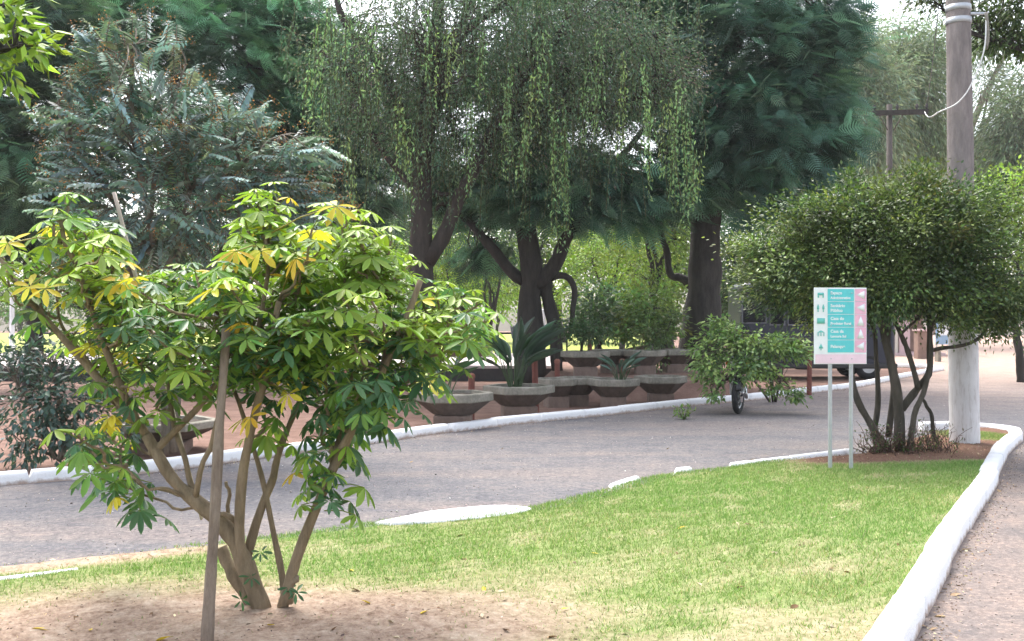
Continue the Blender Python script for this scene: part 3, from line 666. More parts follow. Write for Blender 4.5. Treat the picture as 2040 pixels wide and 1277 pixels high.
# ------------------------------------------------------------------ 4. weeping tree, centre
D4 = 20.0; b4 = A([(850 - 1020) / FPX * D4, D4, 0])
wt = thing("weeping_tree", "weeping tree with long hanging strands of tiny leaves and a leaning grey brown trunk", "tree", b4)
tb = MB(); nd = []
for pts, r0, r1, dy in (([(852, 800), (845, 640), (840, 520), (836, 420), (838, 300), (850, 150), (870, 20), (880, -140)], .31, .09, 0), ([(850, 520), (900, 440), (940, 350), (1000, 240), (1070, 120), (1150, 20)], .17, .06, -.3),
                        ([(838, 330), (900, 120), (1000, 0), (1080, -120)], .12, .04, -.8), ([(838, 330), (770, 160), (690, 40), (640, -60)], .13, .04, .2), ([(1000, 240), (1120, 160), (1230, 90), (1310, 60)], .09, .03, .2),
                        ([(840, 400), (740, 250), (690, 160), (640, 100)], .07, .025, -.4), ([(865, 380), (900, 390), (870, 420)], .05, .03, .4), ([(900, 270), (880, 190), (870, 120)], .022, .014, -1.2), ([(900, 120), (960, -60), (1020, -160)], .1, .03, 1.5), ([(1000, 240), (1180, 220), (1320, 170)], .06, .02, -.5)):
    nd.append(limb(tb, [W(a, b, D4 + dy * i / (len(pts) - 1)) for i, (a, b) in enumerate(pts)], r0, r1, 20, .08, 10))
nd_ = np.concatenate(nd); nd_ = nd_[nd_[:, 2] > 4.6]
c4 = lambda px, py, dy, rx, ry, rz, n: (*W(px, py, D4 + dy), rx, ry, rz, n)
cb = MB(); ctr = W(960, 200, D4)
blobs = [c4(960, 90, 0, 2.9, 2.6, 1.2, 330), c4(760, 160, .2, 1.5, 1.8, 1.3, 190), c4(1200, 130, -.2, 1.7, 1.8, 1.0, 210), c4(970, -90, 0, 3.2, 2.6, 1.5, 150), c4(900, 270, .4, 1.8, 1.6, .9, 150), c4(1120, 260, .3, 1.8, 1.4, .7, 130), c4(1310, 170, 0, .9, 1.1, .8, 90)]
cen = clumps(blobs, 0, .3); twigs(tb, cen, nd_, .018, 4, .75, .15)
base = mixc([[.13, .20, .115], [.18, .24, .14], [.10, .16, .10], [.21, .19, .16]], [.4, .22, .23, .15], len(cen))
leafy(cb, cen, ctr, rng.uniform(.18, .34, len(cen)), 60, T1, (.05, .1), (.016, .032), base, .6, .3, .22, .25, .1, 1.2)
def strands(cb, starts, lens, cols, per_m=26, L=(.06, .1), Wd=(.018, .03), sway=.12, spread=.035):
    for p, l, c in zip(starts, lens, cols):
        m = int(l * per_m); t = np.linspace(0, 1, m)
        sw = sway * np.sin(t * rng.uniform(1, 3) + rng.uniform(0, 6))[:, None] * A([1, .7, 0]) * t[:, None]
        P = p + A([0, 0, -1]) * (t * l)[:, None] + sw + rng.normal(0, 1, 3) * A([.12, .12, 0]) * t[:, None] * l * .5
        d = rng.normal(0, .55, (m, 3)) + A([0, 0, -1]); place(cb, T1, P + rng.normal(0, spread, (m, 3)), d, rdir(m), rng.uniform(*L, m), rng.uniform(*Wd, m), vary(c, m, .2, .08))
        v_, f_ = tube(P[::max(1, m // 8)], .006, 3, False); cb.add(v_, f_, A([.12, .12, .05]))
ns = 620
px = rng.normal(985, 250, ns); px = np.where((px < 560) | (px > 1400), rng.uniform(640, 1380, ns), px); top_y = rng.uniform(-80, 290, ns) - 60 * np.cos((px - 980) / 300)
stt = A([W(a, b, D4 + rng.uniform(-2.4, 1.6)) for a, b in zip(px, top_y)])
lens = np.clip(rng.gamma(2.2, .6, ns), .3, 3.6); lens = np.minimum(lens, stt[:, 2] - 3.3)
colz = mixc([[.14, .22, .135], [.18, .27, .145], [.12, .185, .12]], [.45, .25, .3], ns)
strands(cb, stt, np.maximum(lens, .4), colz)
# the long bright strands in front
bright = [(630, 60, 250), (655, 20, 160), (700, 0, 130), (740, 40, 210), (800, 200, 370), (812, 240, 400), (905, 60, 130), (960, 60, 200), (1010, 170, 345), (1020, 130, 300), (1045, 240, 360), (1060, 150, 280), (1105, 230, 470), (1115, 200, 490), (1122, 260, 430), (1165, 180, 300), (1170, 130, 270),
          (1280, 130, 350), (1290, 220, 380), (1350, 160, 430), (1358, 190, 400), (1375, 240, 400), (1240, 110, 300), (690, 280, 440), (620, 130, 260), (850, 20, 160), (880, 60, 200), (1200, 60, 240), (1330, 200, 360), (935, 200, 380), (1385, 300, 420), (1395, 320, 410), (1340, 240, 400), (1085, 60, 210)]
ss = A([W(a, b, D4 - 2.6 + rng.uniform(-.5, .6)) for a, b, c in bright]); ll = A([(c - b) / FPX * (D4 - 2.6) for a, b, c in bright])
strands(cb, np.repeat(ss, 3, 0) + rng.normal(0, .05, (len(ss) * 3, 3)), np.repeat(ll, 3) * rng.uniform(.75, 1.15, len(ss) * 3), np.repeat(mixc([[.28, .44, .19], [.23, .37, .16], [.32, .44, .17]], [.4, .4, .2], len(ss)), 3, 0), 24, (.06, .11), (.025, .04), .08, .03)
tb.build("trunk", barkmat("dark_brown_bark", (.022, .018, .015), (.075, .06, .05)), wt, True); cb.build("crown", leafmat("weeping_leaf", .35, .55, .25, (.95, 1.1, .8)), wt)

# ------------------------------------------------------------------ 5. dark feathery trees
def feathery(label, Dt, trunks, blobs, base, L=(.26, .6), name="feathery_tree", tmat=None, cr=.33, per=26, group=None, basepx=None):
    b = W(basepx, 640, Dt); b[2] = 0
    t = thing(name, label, "tree", b, group=group); tb = MB(); nd = []
    for pts, r0, r1, dy in trunks:
        nd.append(limb(tb, [W(a, b_, Dt + dy * i / (len(pts) - 1)) for i, (a, b_) in enumerate(pts)], r0, r1, 18, .08, 10))
    nd_ = np.concatenate(nd); nd_ = nd_[nd_[:, 2] > 2.6]
    B = [(*W(px, py, Dt + dy), rx, ry, rz, n) for px, py, dy, rx, ry, rz, n in blobs]
    cen = clumps(B, 0, .3); cen = cen[rng.random(len(cen)) < .74]; twigs(tb, cen, nd_, .03, 4, .8, .12)
    ctr = A([x[:3] for x in B]).mean(0) - A([0, 0, 1.0]); n = len(cen); N_ = n * per
    cc = np.repeat(cen, per, 0); pos = cc + rng.normal(0, cr, (N_, 3)) * A([1, 1, .3])
    out = unit(cc - ctr) * A([1, 1, .25]) + rdir(N_) * A([.9, .9, .5]) + A([0, 0, -.22])
    nr = A([0, 0, 1]) + rng.normal(0, .42, (N_, 3)) + .35 * unit(cc - ctr)
    bc = np.repeat(vary(base, n, .42, .09), per, 0); l = rng.uniform(*L, N_); cb = MB()
    place(cb, FR, pos, out, nr, l, l * rng.uniform(.75, 1.0, N_), vary(bc, N_, .15, .05))
    tb.build("trunk", tmat or M_bark_dark, t, True); cb.build("crown", M_matte, t); return t
TEAL = A([.105, .205, .14])
feathery("dark feathery tree with forked black trunk in the middle behind the planters", 23.5,
         [([(1058, 770), (1060, 680), (1055, 590), (1050, 540), (1040, 440), (1045, 330), (1060, 180), (1080, 0)], .36, .12, 0), ([(1115, 770), (1108, 700), (1100, 600), (1085, 550)], .14, .16, 0), ([(1062, 570), (1110, 510), (1150, 450), (1200, 370), (1280, 260)], .2, .06, -.6),
          ([(1045, 560), (990, 510), (940, 460), (900, 410), (840, 370)], .15, .05, .4), ([(1085, 550), (1130, 560), (1142, 610), (1136, 670)], .09, .05, -.4), ([(1060, 300), (1140, 180), (1230, 80)], .12, .05, .5)],
         [(1100, 360, 0, 1.9, 1.8, 1.0, 90), (1060, 380, -.6, 1.0, 1.0, .6, 40), (1180, 370, .2, 1.1, 1.1, .8, 50), (1260, 390, .4, 1.1, 1.1, .8, 44), (1340, 380, .8, 1.0, 1.0, .9, 40), (960, 330, 1, 2.0, 1.8, 1.0, 70), (1080, 130, .8, 3.2, 2.4, 2.0, 150), (960, 400, .8, .9, .9, .5, 22), (960, 500, 1.5, .6, .6, .35, 10), (1090, -90, .8, 3.4, 2.6, 1.4, 90)], TEAL, basepx=1075)
feathery("tall dark feathery tree with thick black trunk right of the weeping tree", 25.0,
         [([(1400, 790), (1398, 660), (1400, 560), (1405, 450), (1410, 330), (1430, 180), (1450, 0)], .55, .18, 0), ([(1400, 590), (1360, 550), (1330, 520), (1310, 440)], .13, .06, .5), ([(1410, 400), (1500, 260), (1580, 150)], .22, .06, 0), ([(1420, 250), (1340, 100), (1300, 0)], .2, .06, -.4), ([(1440, 120), (1540, 0), (1640, -40)], .16, .05, 0)],
         [(1430, 110, 0, 2.2, 2.4, 1.8, 160), (1500, 250, -.4, 1.9, 1.8, 1.4, 130), (1410, 260, -.8, 1.1, 1.2, 1.1, 60), (1590, 170, .2, 1.2, 1.5, 1.5, 75), (1510, 360, -.2, .9, 1.2, .9, 54), (1560, 340, .2, 1.2, 1.3, 1.0, 65), (1620, 60, .3, 1.0, 1.2, .9, 40), (1640, 220, .4, .6, .9, .45, 14), (1330, 60, .2, 1.3, 1.6, 1.3, 70), (1480, -80, 0, 3.0, 2.6, 1.2, 90), (1690, 255, .3, .4, .5, .12, 4)], TEAL, basepx=1400)
feathery("dark feathery tree filling the sky behind the blue grey tree", 27.0,
         [([(330, 800), (340, 600), (345, 400), (350, 200), (360, 0)], .3, .1, 0), ([(345, 400), (450, 200), (540, 60)], .14, .04, 0), ([(345, 350), (200, 200), (100, 100)], .14, .04, 0)],
         [(330, 60, 0, 3.0, 2.4, 1.6, 120), (480, 110, -.5, 2.0, 1.8, 1.6, 110), (160, 40, 0, 2.2, 1.8, 1.4, 80), (560, 250, .4, 1.4, 1.6, 1.8, 80), (360, 280, .6, 2.2, 1.6, 1.5, 70), (400, -80, 0, 4, 2.6, 1.3, 80), (560, 60, 0, 1.3, 1.4, 1.3, 60), (520, 420, .6, 1.6, 1.4, 1.2, 50)], TEAL * A([1.35, 1.4, 1.25]), basepx=330)
feathery("dark feathery tree with drooping boughs at the left edge beyond the low wall", 24.0,
         [([(60, 790), (62, 600), (58, 400), (50, 200), (60, 0)], .22, .08, 0), ([(58, 400), (-20, 250), (-80, 150)], .1, .04, 0), ([(58, 420), (150, 250), (220, 150)], .1, .04, 0)],
         [(40, 180, 0, 1.5, 1.6, 1.5, 80), (60, 330, -.3, 1.3, 1.4, 1.2, 70), (20, 440, 0, 1.2, 1.2, .7, 40), (110, 420, .2, .9, 1.0, .8, 35), (-40, 300, 0, 1.2, 1.4, 1.6, 50), (150, 140, 0, 1.2, 1.2, 1.2, 50), (60, 20, 0, 1.8, 1.6, 1.2, 60), (200, 480, .5, 1.2, 1, .6, 30)], A([.13, .22, .14]), basepx=60)
feathery("dim dense tree between the weeping tree and the blue grey tree", 28.0,
         [([(640, 790), (645, 600), (650, 400), (660, 200), (670, 60)], .2, .08, 0), ([(650, 420), (720, 300), (780, 220)], .1, .04, 0)],
         [(640, 160, 0, 2.0, 1.8, 1.8, 100), (640, 330, 0, 1.6, 1.6, 1.5, 90), (720, 400, .3, 1.3, 1.3, 1.0, 50), (620, 450, .3, 1.2, 1.2, .8, 40), (760, 250, .4, 1.5, 1.5, 1.4, 60)], A([.10, .17, .12]), basepx=640)

# ------------------------------------------------------------------ 6. leafy trees and bushes beyond
def bg(name, label, px, d, h, blobs, base, L=(.08, .16), Wd=(.04, .08), per=45, cr=.3, tr=.12, tm=None, lm=None, group=None, dr=.25, cat="tree", up=.5, basez=0, flat=.7):
    B = [(*W(a, b, d + dy), rx, ry, rz, n) for a, b, dy, rx, ry, rz, n in blobs]
    b0 = W(px, 640, d); b0[2] = basez
    return simple_tree(name, label, cat, b0, h, B, dict(cr=cr, per=per, tpl=T1, L=L, Wd=Wd, base=A(base), droop=dr, up=up, flat=flat), tr, tm, lm, group)
LM, MG = (.20, .30, .045), (.12, .20, .06)
bg("sunlit_tree", "lime green tree glowing between the weeping tree trunk and the forked trunk", 930, 40, 5, [(940, 520, 0, 1.9, 1.6, 1.1, 60), (880, 560, 0, 1.2, 1.2, .9, 30), (1000, 590, .4, 1.4, 1.2, .7, 34), (900, 470, .5, 1.3, 1.2, .8, 26)], LM, group="sunlit trees beyond the terrace")
bg("sunlit_tree", "pale lime bush far beyond the lawn left of the forked trunk", 985, 52, 3, [(975, 600, 0, 1.8, 1.4, .9, 40), (1020, 570, 0, 1.2, 1.4, .9, 26)], (.19, .27, .055), cat="bush", group="sunlit trees beyond the terrace")
bg("sunlit_tree", "lime green tree just right of the forked black trunk", 1190, 38, 6, [(1180, 530, 0, 1.5, 1.4, 1.1, 55), (1230, 460, .2, 1.5, 1.4, .9, 40), (1150, 600, .3, 1.0, 1.0, .8, 30), (1260, 540, .3, 1.1, 1.1, 1.0, 36)], LM, group="sunlit trees beyond the terrace")
bg("sunlit_tree", "lime green tree seen between the slim trunk and the forked black trunk", 1240, 45, 5, [(1200, 480, 0, 2.0, 1.6, 1.3, 60), (1290, 520, .3, 1.7, 1.4, 1.3, 50), (1130, 450, .3, 1.7, 1.6, 1.0, 44), (1280, 600, .2, 1.6, 1.4, .8, 40), (1350, 440, .2, 1.4, 1.4, 1.2, 40)], (.18, .27, .05), group="sunlit trees beyond the terrace")
bg("sunlit_tree", "dark leaved tree low behind the weeping tree's fork", 1000, 36, 4, [(985, 490, 0, 1.1, 1.2, .6, 34), (930, 430, .2, 1.2, 1.2, .7, 36), (960, 540, .3, .9, 1, .6, 24), (890, 420, 0, 1.0, 1.0, .7, 24)], (.06, .11, .045), group="sunlit trees beyond the terrace")
bg("sunlit_tree", "mid green tree whose slim trunk shows left of the thick black trunk", 1312, 32, 6, [(1300, 430, 0, 1.2, 1.2, .9, 45), (1340, 470, .2, .9, 1.0, .8, 32), (1250, 400, .3, 1.0, 1.0, .8, 30), (1290, 560, .5, .8, .9, .5, 20)], (.15, .23, .05), tr=.2, group="sunlit trees beyond the terrace")
bg("leafy_bush", "blue green leafy bush behind the back row of planters", 1200, 25, 2.2, [(1190, 600, 0, .65, .6, .5, 34), (1230, 640, 0, .55, .6, .4, 26), (1165, 640, -.2, .4, .4, .35, 16)], (.12, .21, .11), L=(.1, .18), Wd=(.05, .08), per=30, cr=.16, tr=.05, cat="bush", group="bushes behind the planters")
bg("leafy_bush", "light green bush in front of the thick black trunk's foot", 1325, 24, 2.4, [(1280, 610, 0, .5, .6, .45, 28), (1320, 650, -.2, .35, .5, .35, 18), (1270, 650, 0, .5, .5, .4, 22), (1330, 600, .2, .25, .4, .35, 10)], (.16, .25, .08), L=(.08, .15), per=34, cr=.16, tr=.05, cat="bush", group="bushes behind the planters")
bg("leafy_bush", "dark green undergrowth between the terrace end and the minibus", 1440, 27.5, 1.8, [(1450, 670, 0, .5, .5, .3, 24), (1370, 710, -.2, .4, .4, .2, 14)], (.07, .12, .05), per=34, cr=.18, tr=.05, cat="bush", group="bushes behind the planters")
bg("background_tree", "mid green tree seen under the blue grey crown by the left lawn", 190, 44, 6, [(180, 560, 0, 1.9, 1.6, 1.2, 60), (120, 590, 0, 1.3, 1.2, .8, 30), (260, 540, .4, 1.6, 1.4, 1.2, 44), (20, 590, 0, 1.4, 1.2, .9, 36)], (.10, .16, .07), group="trees beyond the far lawn")
bg("background_tree", "green tree behind the weeping tree trunk", 740, 42, 6, [(740, 500, 0, 1.9, 1.6, 1.5, 64), (680, 560, 0, 1.4, 1.2, 1.0, 38), (800, 560, .4, 1.3, 1.4, 1.0, 40), (600, 520, .4, 2.0, 1.6, 1.4, 60)], (.16, .25, .07), group="trees beyond the far lawn")
bg("background_tree", "dark green tree filling the gap left of the pale airy trees", 1600, 33, 9, [(1570, 420, 0, 1.6, 1.6, 1.6, 80), (1640, 470, .2, 1.2, 1.3, 1.1, 50), (1540, 540, .2, 1.4, 1.3, 1.0, 54), (1600, 330, .2, 1.3, 1.3, 1.0, 40), (1450, 540, .4, 1.3, 1.2, 1.4, 60), (1480, 450, .4, 1.3, 1.2, 1.2, 50), (1430, 640, .6, 1.1, 1.0, .7, 34)], (.07, .12, .055), tr=.2, per=55, group="trees beyond the far lawn")
bg("background_tree", "bright lime tree at the right edge behind the domed tree", 2035, 26, 4.5, [(2030, 400, 0, .95, 1.0, .75, 60), (1975, 440, .2, .6, .8, .5, 30), (2060, 500, .2, 1.0, 1.0, .9, 50), (1930, 400, .5, .4, .5, .4, 12)], (.24, .35, .07), tr=.1)
def airy(label, px, d, blobs, base, trunks, L=(.3, .6), per=46):
    b0 = W(px, 640, d); b0[2] = 0; t = thing("airy_tree", label, "tree", b0, group="pale airy trees on the skyline"); tb = MB(); nd = []
    for pts, r0, r1 in trunks: nd.append(limb(tb, [W(a, b, d) if b < 700 else A([*W(a, 640, d)[:2], 0]) for a, b in pts], r0, r1, 16, .15, 8))
    B = [(*W(a, b, d + dy), rx, ry, rz, n) for a, b, dy, rx, ry, rz, n in blobs]; cen = clumps(B, 0, .25)
    nd_ = np.concatenate(nd); twigs(tb, cen, nd_[nd_[:, 2] > 4], .06, 4, .7, .12)
    cb = MB(); leafy(cb, cen, A([x[:3] for x in B]).mean(0), .6, int(per * 2.4), TD, L, (.05, .10), A(base), .9, .2, .15, .2, .07, 1.3)
    tb.build("trunk", M_bark_grey, t, True); cb.build("crown", M_matte, t)
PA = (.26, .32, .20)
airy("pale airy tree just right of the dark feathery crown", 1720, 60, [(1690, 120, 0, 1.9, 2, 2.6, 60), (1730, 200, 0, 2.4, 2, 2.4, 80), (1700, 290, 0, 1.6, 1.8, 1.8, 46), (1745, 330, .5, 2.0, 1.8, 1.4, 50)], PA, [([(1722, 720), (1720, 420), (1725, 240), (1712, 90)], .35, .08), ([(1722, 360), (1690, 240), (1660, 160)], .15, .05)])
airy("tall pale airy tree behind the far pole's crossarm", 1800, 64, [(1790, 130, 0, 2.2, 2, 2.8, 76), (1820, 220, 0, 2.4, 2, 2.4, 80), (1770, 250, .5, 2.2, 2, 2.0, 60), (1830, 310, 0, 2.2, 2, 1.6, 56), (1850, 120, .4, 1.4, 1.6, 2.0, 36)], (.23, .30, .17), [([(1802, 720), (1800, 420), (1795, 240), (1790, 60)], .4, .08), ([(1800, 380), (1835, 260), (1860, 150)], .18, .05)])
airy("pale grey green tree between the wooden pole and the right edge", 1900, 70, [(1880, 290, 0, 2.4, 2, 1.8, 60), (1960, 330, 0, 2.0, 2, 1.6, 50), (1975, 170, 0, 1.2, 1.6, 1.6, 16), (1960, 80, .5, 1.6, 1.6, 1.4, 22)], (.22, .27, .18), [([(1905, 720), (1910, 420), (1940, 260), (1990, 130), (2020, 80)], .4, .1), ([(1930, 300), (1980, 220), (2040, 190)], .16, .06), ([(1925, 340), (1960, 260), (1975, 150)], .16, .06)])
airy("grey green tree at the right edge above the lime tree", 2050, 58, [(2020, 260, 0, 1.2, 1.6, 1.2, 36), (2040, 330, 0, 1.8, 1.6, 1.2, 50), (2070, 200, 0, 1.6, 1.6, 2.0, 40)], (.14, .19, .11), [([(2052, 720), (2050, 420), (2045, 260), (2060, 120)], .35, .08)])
bg("background_tree", "broad mid green tree far behind the forked black trunk", 1120, 62, 9, [(1060, 470, 0, 3.2, 2.4, 2.4, 90), (1180, 500, .3, 3.0, 2.4, 2.0, 80), (1120, 420, .4, 2.8, 2.2, 1.6, 60), (1000, 560, .4, 2.4, 2, 1.4, 50)], (.14, .22, .05), L=(.2, .36), Wd=(.1, .18), per=50, cr=.5, tr=.3, group="trees beyond the far lawn")
bg("background_tree", "broad mid green tree far behind the slim trunk", 1330, 58, 9, [(1290, 460, 0, 2.8, 2.4, 2.4, 84), (1380, 500, .3, 2.4, 2.4, 2.2, 70), (1300, 580, .4, 2.6, 2.2, 1.2, 60), (1340, 400, .4, 2.2, 2.2, 1.2, 44)], (.16, .25, .055), L=(.2, .36), Wd=(.1, .18), per=50, cr=.5, tr=.3, group="trees beyond the far lawn")
bg("background_tree", "broad mid green tree far behind the weeping tree's trunk", 860, 60, 9, [(860, 480, 0, 2.8, 2.4, 2.4, 84), (760, 500, .3, 2.6, 2.4, 2.2, 70), (920, 560, .4, 2.2, 2.2, 1.2, 50), (820, 420, .4, 2.4, 2.2, 1.4, 50)], (.14, .22, .055), L=(.2, .36), Wd=(.1, .18), per=50, cr=.5, tr=.3, group="trees beyond the far lawn")
bg("background_tree", "broad green tree far behind the left lawn", 330, 64, 9, [(330, 480, 0, 3.4, 2.4, 2.6, 90), (480, 500, .3, 3.2, 2.4, 2.4, 80), (180, 500, .4, 3.2, 2.2, 2.0, 70)], (.08, .135, .05), L=(.2, .36), Wd=(.1, .18), per=50, cr=.5, tr=.3, group="trees beyond the far lawn")
# far wood closing the view
cb = MB(); tbk = MB(); cen = []
for i in range(46):
    x = rng.uniform(-95, 100); d = rng.uniform(112, 135); h = rng.uniform(6, 11) * (.75 if x > 55 else 1)
    for _ in range(15): cen.append([x + rng.normal(0, 2.6), d + rng.normal(0, 1.5), rng.uniform(1.0, h)])
    limb(tbk, [[x, d, 0], [x + rng.normal(0, .4), d, h * .4], [x + rng.normal(0, 1), d, h * .8]], .3, .08, 8, .1, 6)
leafy(cb, A(cen), A([0, 122, 2.]), 1.0, 60, T1, (.35, .7), (.2, .36), mixc([[.10, .155, .04], [.065, .11, .04], [.14, .19, .055]], [.4, .35, .25], len(cen)), .2, .5, .2, .2, .1)
fw = cb.build("far_wood", M_matte); tag(fw, "far mass of green trees closing the view beyond the lawns", kind='stuff')
fo = tbk.build("trunks", M_bark_dark, fw)

# ------------------------------------------------------------------ 7. boughs reaching in from outside the frame
def bough_tree(name, label, base, trunk, boughs, blobs, base_col, L, Wd, per, cr, m, tpl=T1, dr=.3, bm_=None):
    t = thing(name, label, "tree", base); tb = MB(); nd = []
    limb(tb, trunk, .2, .09, 16, .05, 10)
    for pts, r0, r1 in boughs: nd.append(limb(tb, pts, r0, r1, 16, .04, 8))
    cen = clumps(blobs, 0, .2); twigs(tb, cen, np.concatenate(nd), .012, 4, 1, .12)
    cb = MB(); leafy(cb, cen, A([b[:3] for b in blobs]).mean(0), cr, per, tpl, L, Wd, A(base_col), dr, .55, .2, .2, .08)
    tb.build("trunk", bm_ or M_bark_dark, t, True); cb.build("crown", m, t)
tx = W(2330, 640, 15.5)
bough_tree("overhanging_tree", "dark leaved bough hanging over the top of the wooden pole", (tx[0], 15.5, 0), [[tx[0], 15.5, -.05], [tx[0] + .1, 15.5, 3], [tx[0] - .1, 15.4, 6.5]],
           [([[tx[0], 15.5, 4.6], W(2150, 150, 15.2), W(2050, 95, 15), W(1950, 70, 14.8), W(1880, 20, 14.6)], .08, .02), ([[tx[0], 15.5, 5.5], W(2150, 20, 14.8), W(2000, -20, 14.5), W(1890, -40, 14.3)], .08, .02)],
           [(*W(1990, 20, 15), .7, .6, .26, 46), (*W(2060, 70, 15), .5, .6, .3, 34), (*W(1890, -10, 14.6), .45, .5, .14, 20), (*W(1970, 85, 15), .22, .3, .14, 8), (*W(2200, 0, 15), .8, .8, .6, 30), (*W(2000, -110, 14.6), 1.2, .8, .4, 40)], (.075, .115, .045), (.07, .13), (.03, .055), 30, .15, M_leaf)
tx = W(-420, 640, 6.6)
bough_tree("bright_leaf_tree", "bright lime leaves reaching in at the top left corner", (tx[0], 6.6, 0), [[tx[0], 6.6, -.05], [tx[0] + .05, 6.6, 2], [tx[0], 6.5, 4.2]],
           [([[tx[0], 6.55, 2.9], W(-200, 200, 6.4), W(-80, 130, 6.3), W(30, 90, 6.2)], .04, .01), ([[tx[0], 6.55, 3.4], W(-150, 60, 6.4), W(-20, 20, 6.3)], .04, .01)],
           [(*W(10, 70, 6.25), .22, .25, .16, 15), (*W(-40, 120, 6.3), .25, .25, .16, 14), (*W(0, 20, 6.3), .14, .2, .1, 7), (*W(-150, 60, 6.4), .4, .3, .3, 20), (*W(60, 90, 6.2), .1, .1, .06, 4), (*W(10, 165, 6.25), .05, .08, .05, 2)], (.25, .37, .06), (.08, .13), (.04, .06), 9, .07, M_gloss)

# ------------------------------------------------------------------ 8. concrete planters with plants, red posts
def frustum(bm, rings, k, phase, sx=1., sy=1.):      # rings: (radius, z); closed stack of k-gons
    prev = None
    for r, z in rings:
        cur = [bm.verts.new((r * sx * math.cos(phase + 2 * math.pi * i / k), r * sy * math.sin(phase + 2 * math.pi * i / k), z)) for i in range(k)]
        if prev is None: bm.faces.new(cur[::-1])
        else:
            for i in range(k): bm.faces.new([prev[i], prev[(i + 1) % k], cur[(i + 1) % k], cur[i]])
        prev = cur
    bm.faces.new(prev)
M_soil = simple("planter_soil", (.055, .04, .03), .95, 0, .4, 20, .6)
M_bowl = simple('dark_concrete', (.11, .085, .072), .95, 0, .4, 7, .5); M_ped = simple('dusty_concrete', (.20, .145, .12), .95, 0, .3, 7, .5)
def make_planter():
    t = thing("concrete_planter", "", "planter", (0, 0, 0))
    ph = 0.
    bm = bmesh.new(); rbox(bm, -.33, .33, -.33, .33, -.02, .20, .018); from_bm("pedestal", bm, M_ped, t)
    bm = bmesh.new(); frustum(bm, [(.36, .203), (.38, .215), (.665, .395), (.665, .40)], 6, ph); from_bm("bowl", bm, M_bowl, t)
    bm = bmesh.new(); frustum(bm, [(.70, .403), (.715, .415), (.715, .515), (.70, .53), (.60, .53), (.59, .45), (.58, .44)], 6, ph); from_bm("rim", bm, M_conc, t)
    bm = bmesh.new(); frustum(bm, [(.575, .442), (.575, .485), (.3, .505)], 6, ph); from_bm("soil", bm, M_soil, t)
    return t
PL = [(322, 12.3, "concrete planter half hidden behind the lime shrub's left stems", 1.0, 0), (700, 14.4, "concrete planter behind the right side of the lime shrub", .85, 0),
      (903, 15.0, "concrete planter whose rim shows just right of the lime shrub", .84, 0), (1034, 16.6, "concrete planter holding the tall dark strap leaved plant", .84, 0),
      (1150, 19.0, "small planter between the strap leaved plant's tub and the next front tub", .62, 0), (1108, 18.6, "planter half hidden behind the strap leaved plant's tub", .6, 0), (1222, 18.5, "front concrete planter right of the strap leaved plant", .68, 0), (1316, 19.4, "last front concrete planter before the motorcycle", .72, 0),
      (1166, 21.4, "upper tier concrete planter below the blue green bush", .74, .42), (1218, 22.6, "upper tier concrete planter just right of the blue green bush's tub", .7, .42), (1285, 22.0, "upper tier concrete planter left of the pale green bush", .66, .42), (1345, 22.8, "upper tier concrete planter below the thick black trunk", .74, .42)]
mb = MB(); bx_s = np.linspace(.35, 4.75, 40); pr = [(20.0, -.02), (20.25, .10), (20.6, .36), (20.9, .42), (24, .43), (29, .40)]; v_ = A([[x + (y - 20) * .10, y + rng.normal(0, .02), z * (1 if .5 < x < 4.6 else -.1) + rng.normal(0, .008)] for x in bx_s for y, z in pr]); K = len(pr); q = (np.arange(39)[:, None] * K + np.arange(K - 1)[None]).ravel()
mb.add(v_, [np.stack([q, q + K, q + K + 1, q + 1], -1)]); tag(mb.build("earth_bank", M_dirt, smooth=True), kind='structure')
pl0 = make_planter()
for i, (px, d, lab, sc, bz) in enumerate(PL):
    o = pl0 if i == 0 else copy_tree(pl0)
    p = W(px, 640, d); o.location = (p[0], d, bz); o.scale = (sc, sc, 1.0 if d > 13 else .72); o.rotation_euler.z = rng.normal(0, .10)
    tag(o, lab, "planter", "six sided concrete planters beyond the kerb")
STR = T_strap(.55); STR2 = T_strap(.25)
M_strap = leafmat("strap_leaf", .2, .4, .5)
def strap_plant(label, px, d, z, h, n, col, spread=.5, wd=.075):
    b = W(px, 640, d); t = thing("strap_leaved_plant", label, "plant", (b[0], d, z))
    cb = MB(); sb_ = MB()
    for _ in range(n):
        a = rng.uniform(0, 6.28); tl = rng.uniform(.08, .55) * spread * 2; dr = unit(A([math.cos(a) * tl, math.sin(a) * tl, 1]))
        p0 = A([b[0], d, z]) + A([math.cos(a), math.sin(a), 0]) * rng.uniform(0, .12); L_ = h * rng.uniform(.55, 1.05)
        e = p0 + dr * L_ * .5; v_, f_ = tube([p0, (p0 + e) / 2, e], [.012, .009, .006], 5, False); sb_.add(v_, f_)
        out = unit(A([math.cos(a), math.sin(a), .0])); place(cb, STR, e[None], unit(dr + .25 * out)[None], unit(A([0, 0, 1]) - .6 * out + rng.normal(0, .3, 3))[None], L_ * .62, wd * rng.uniform(.8, 1.3), vary(col, 1, .2, .08))
    sb_.build("stalks", simple("stalk_green", (.05, .085, .035), .6), t); cb.build("leaves", M_strap, t, True)
strap_plant("dark strap leaved plant fanning up from the planter left of the forked black trunk", 1025, 16.6, .5, 1.15, 30, A([.055, .10, .07]), .5, .10)
strap_plant("small spiky plant in the planter just right of the lime shrub", 885, 15.0, .5, .75, 16, A([.05, .10, .055]), .5, .07)
strap_plant("bluish drooping plant in the planter right of the strap leaved plant", 1235, 18.5, .5, .6, 14, A([.09, .15, .12]), .55, .07)
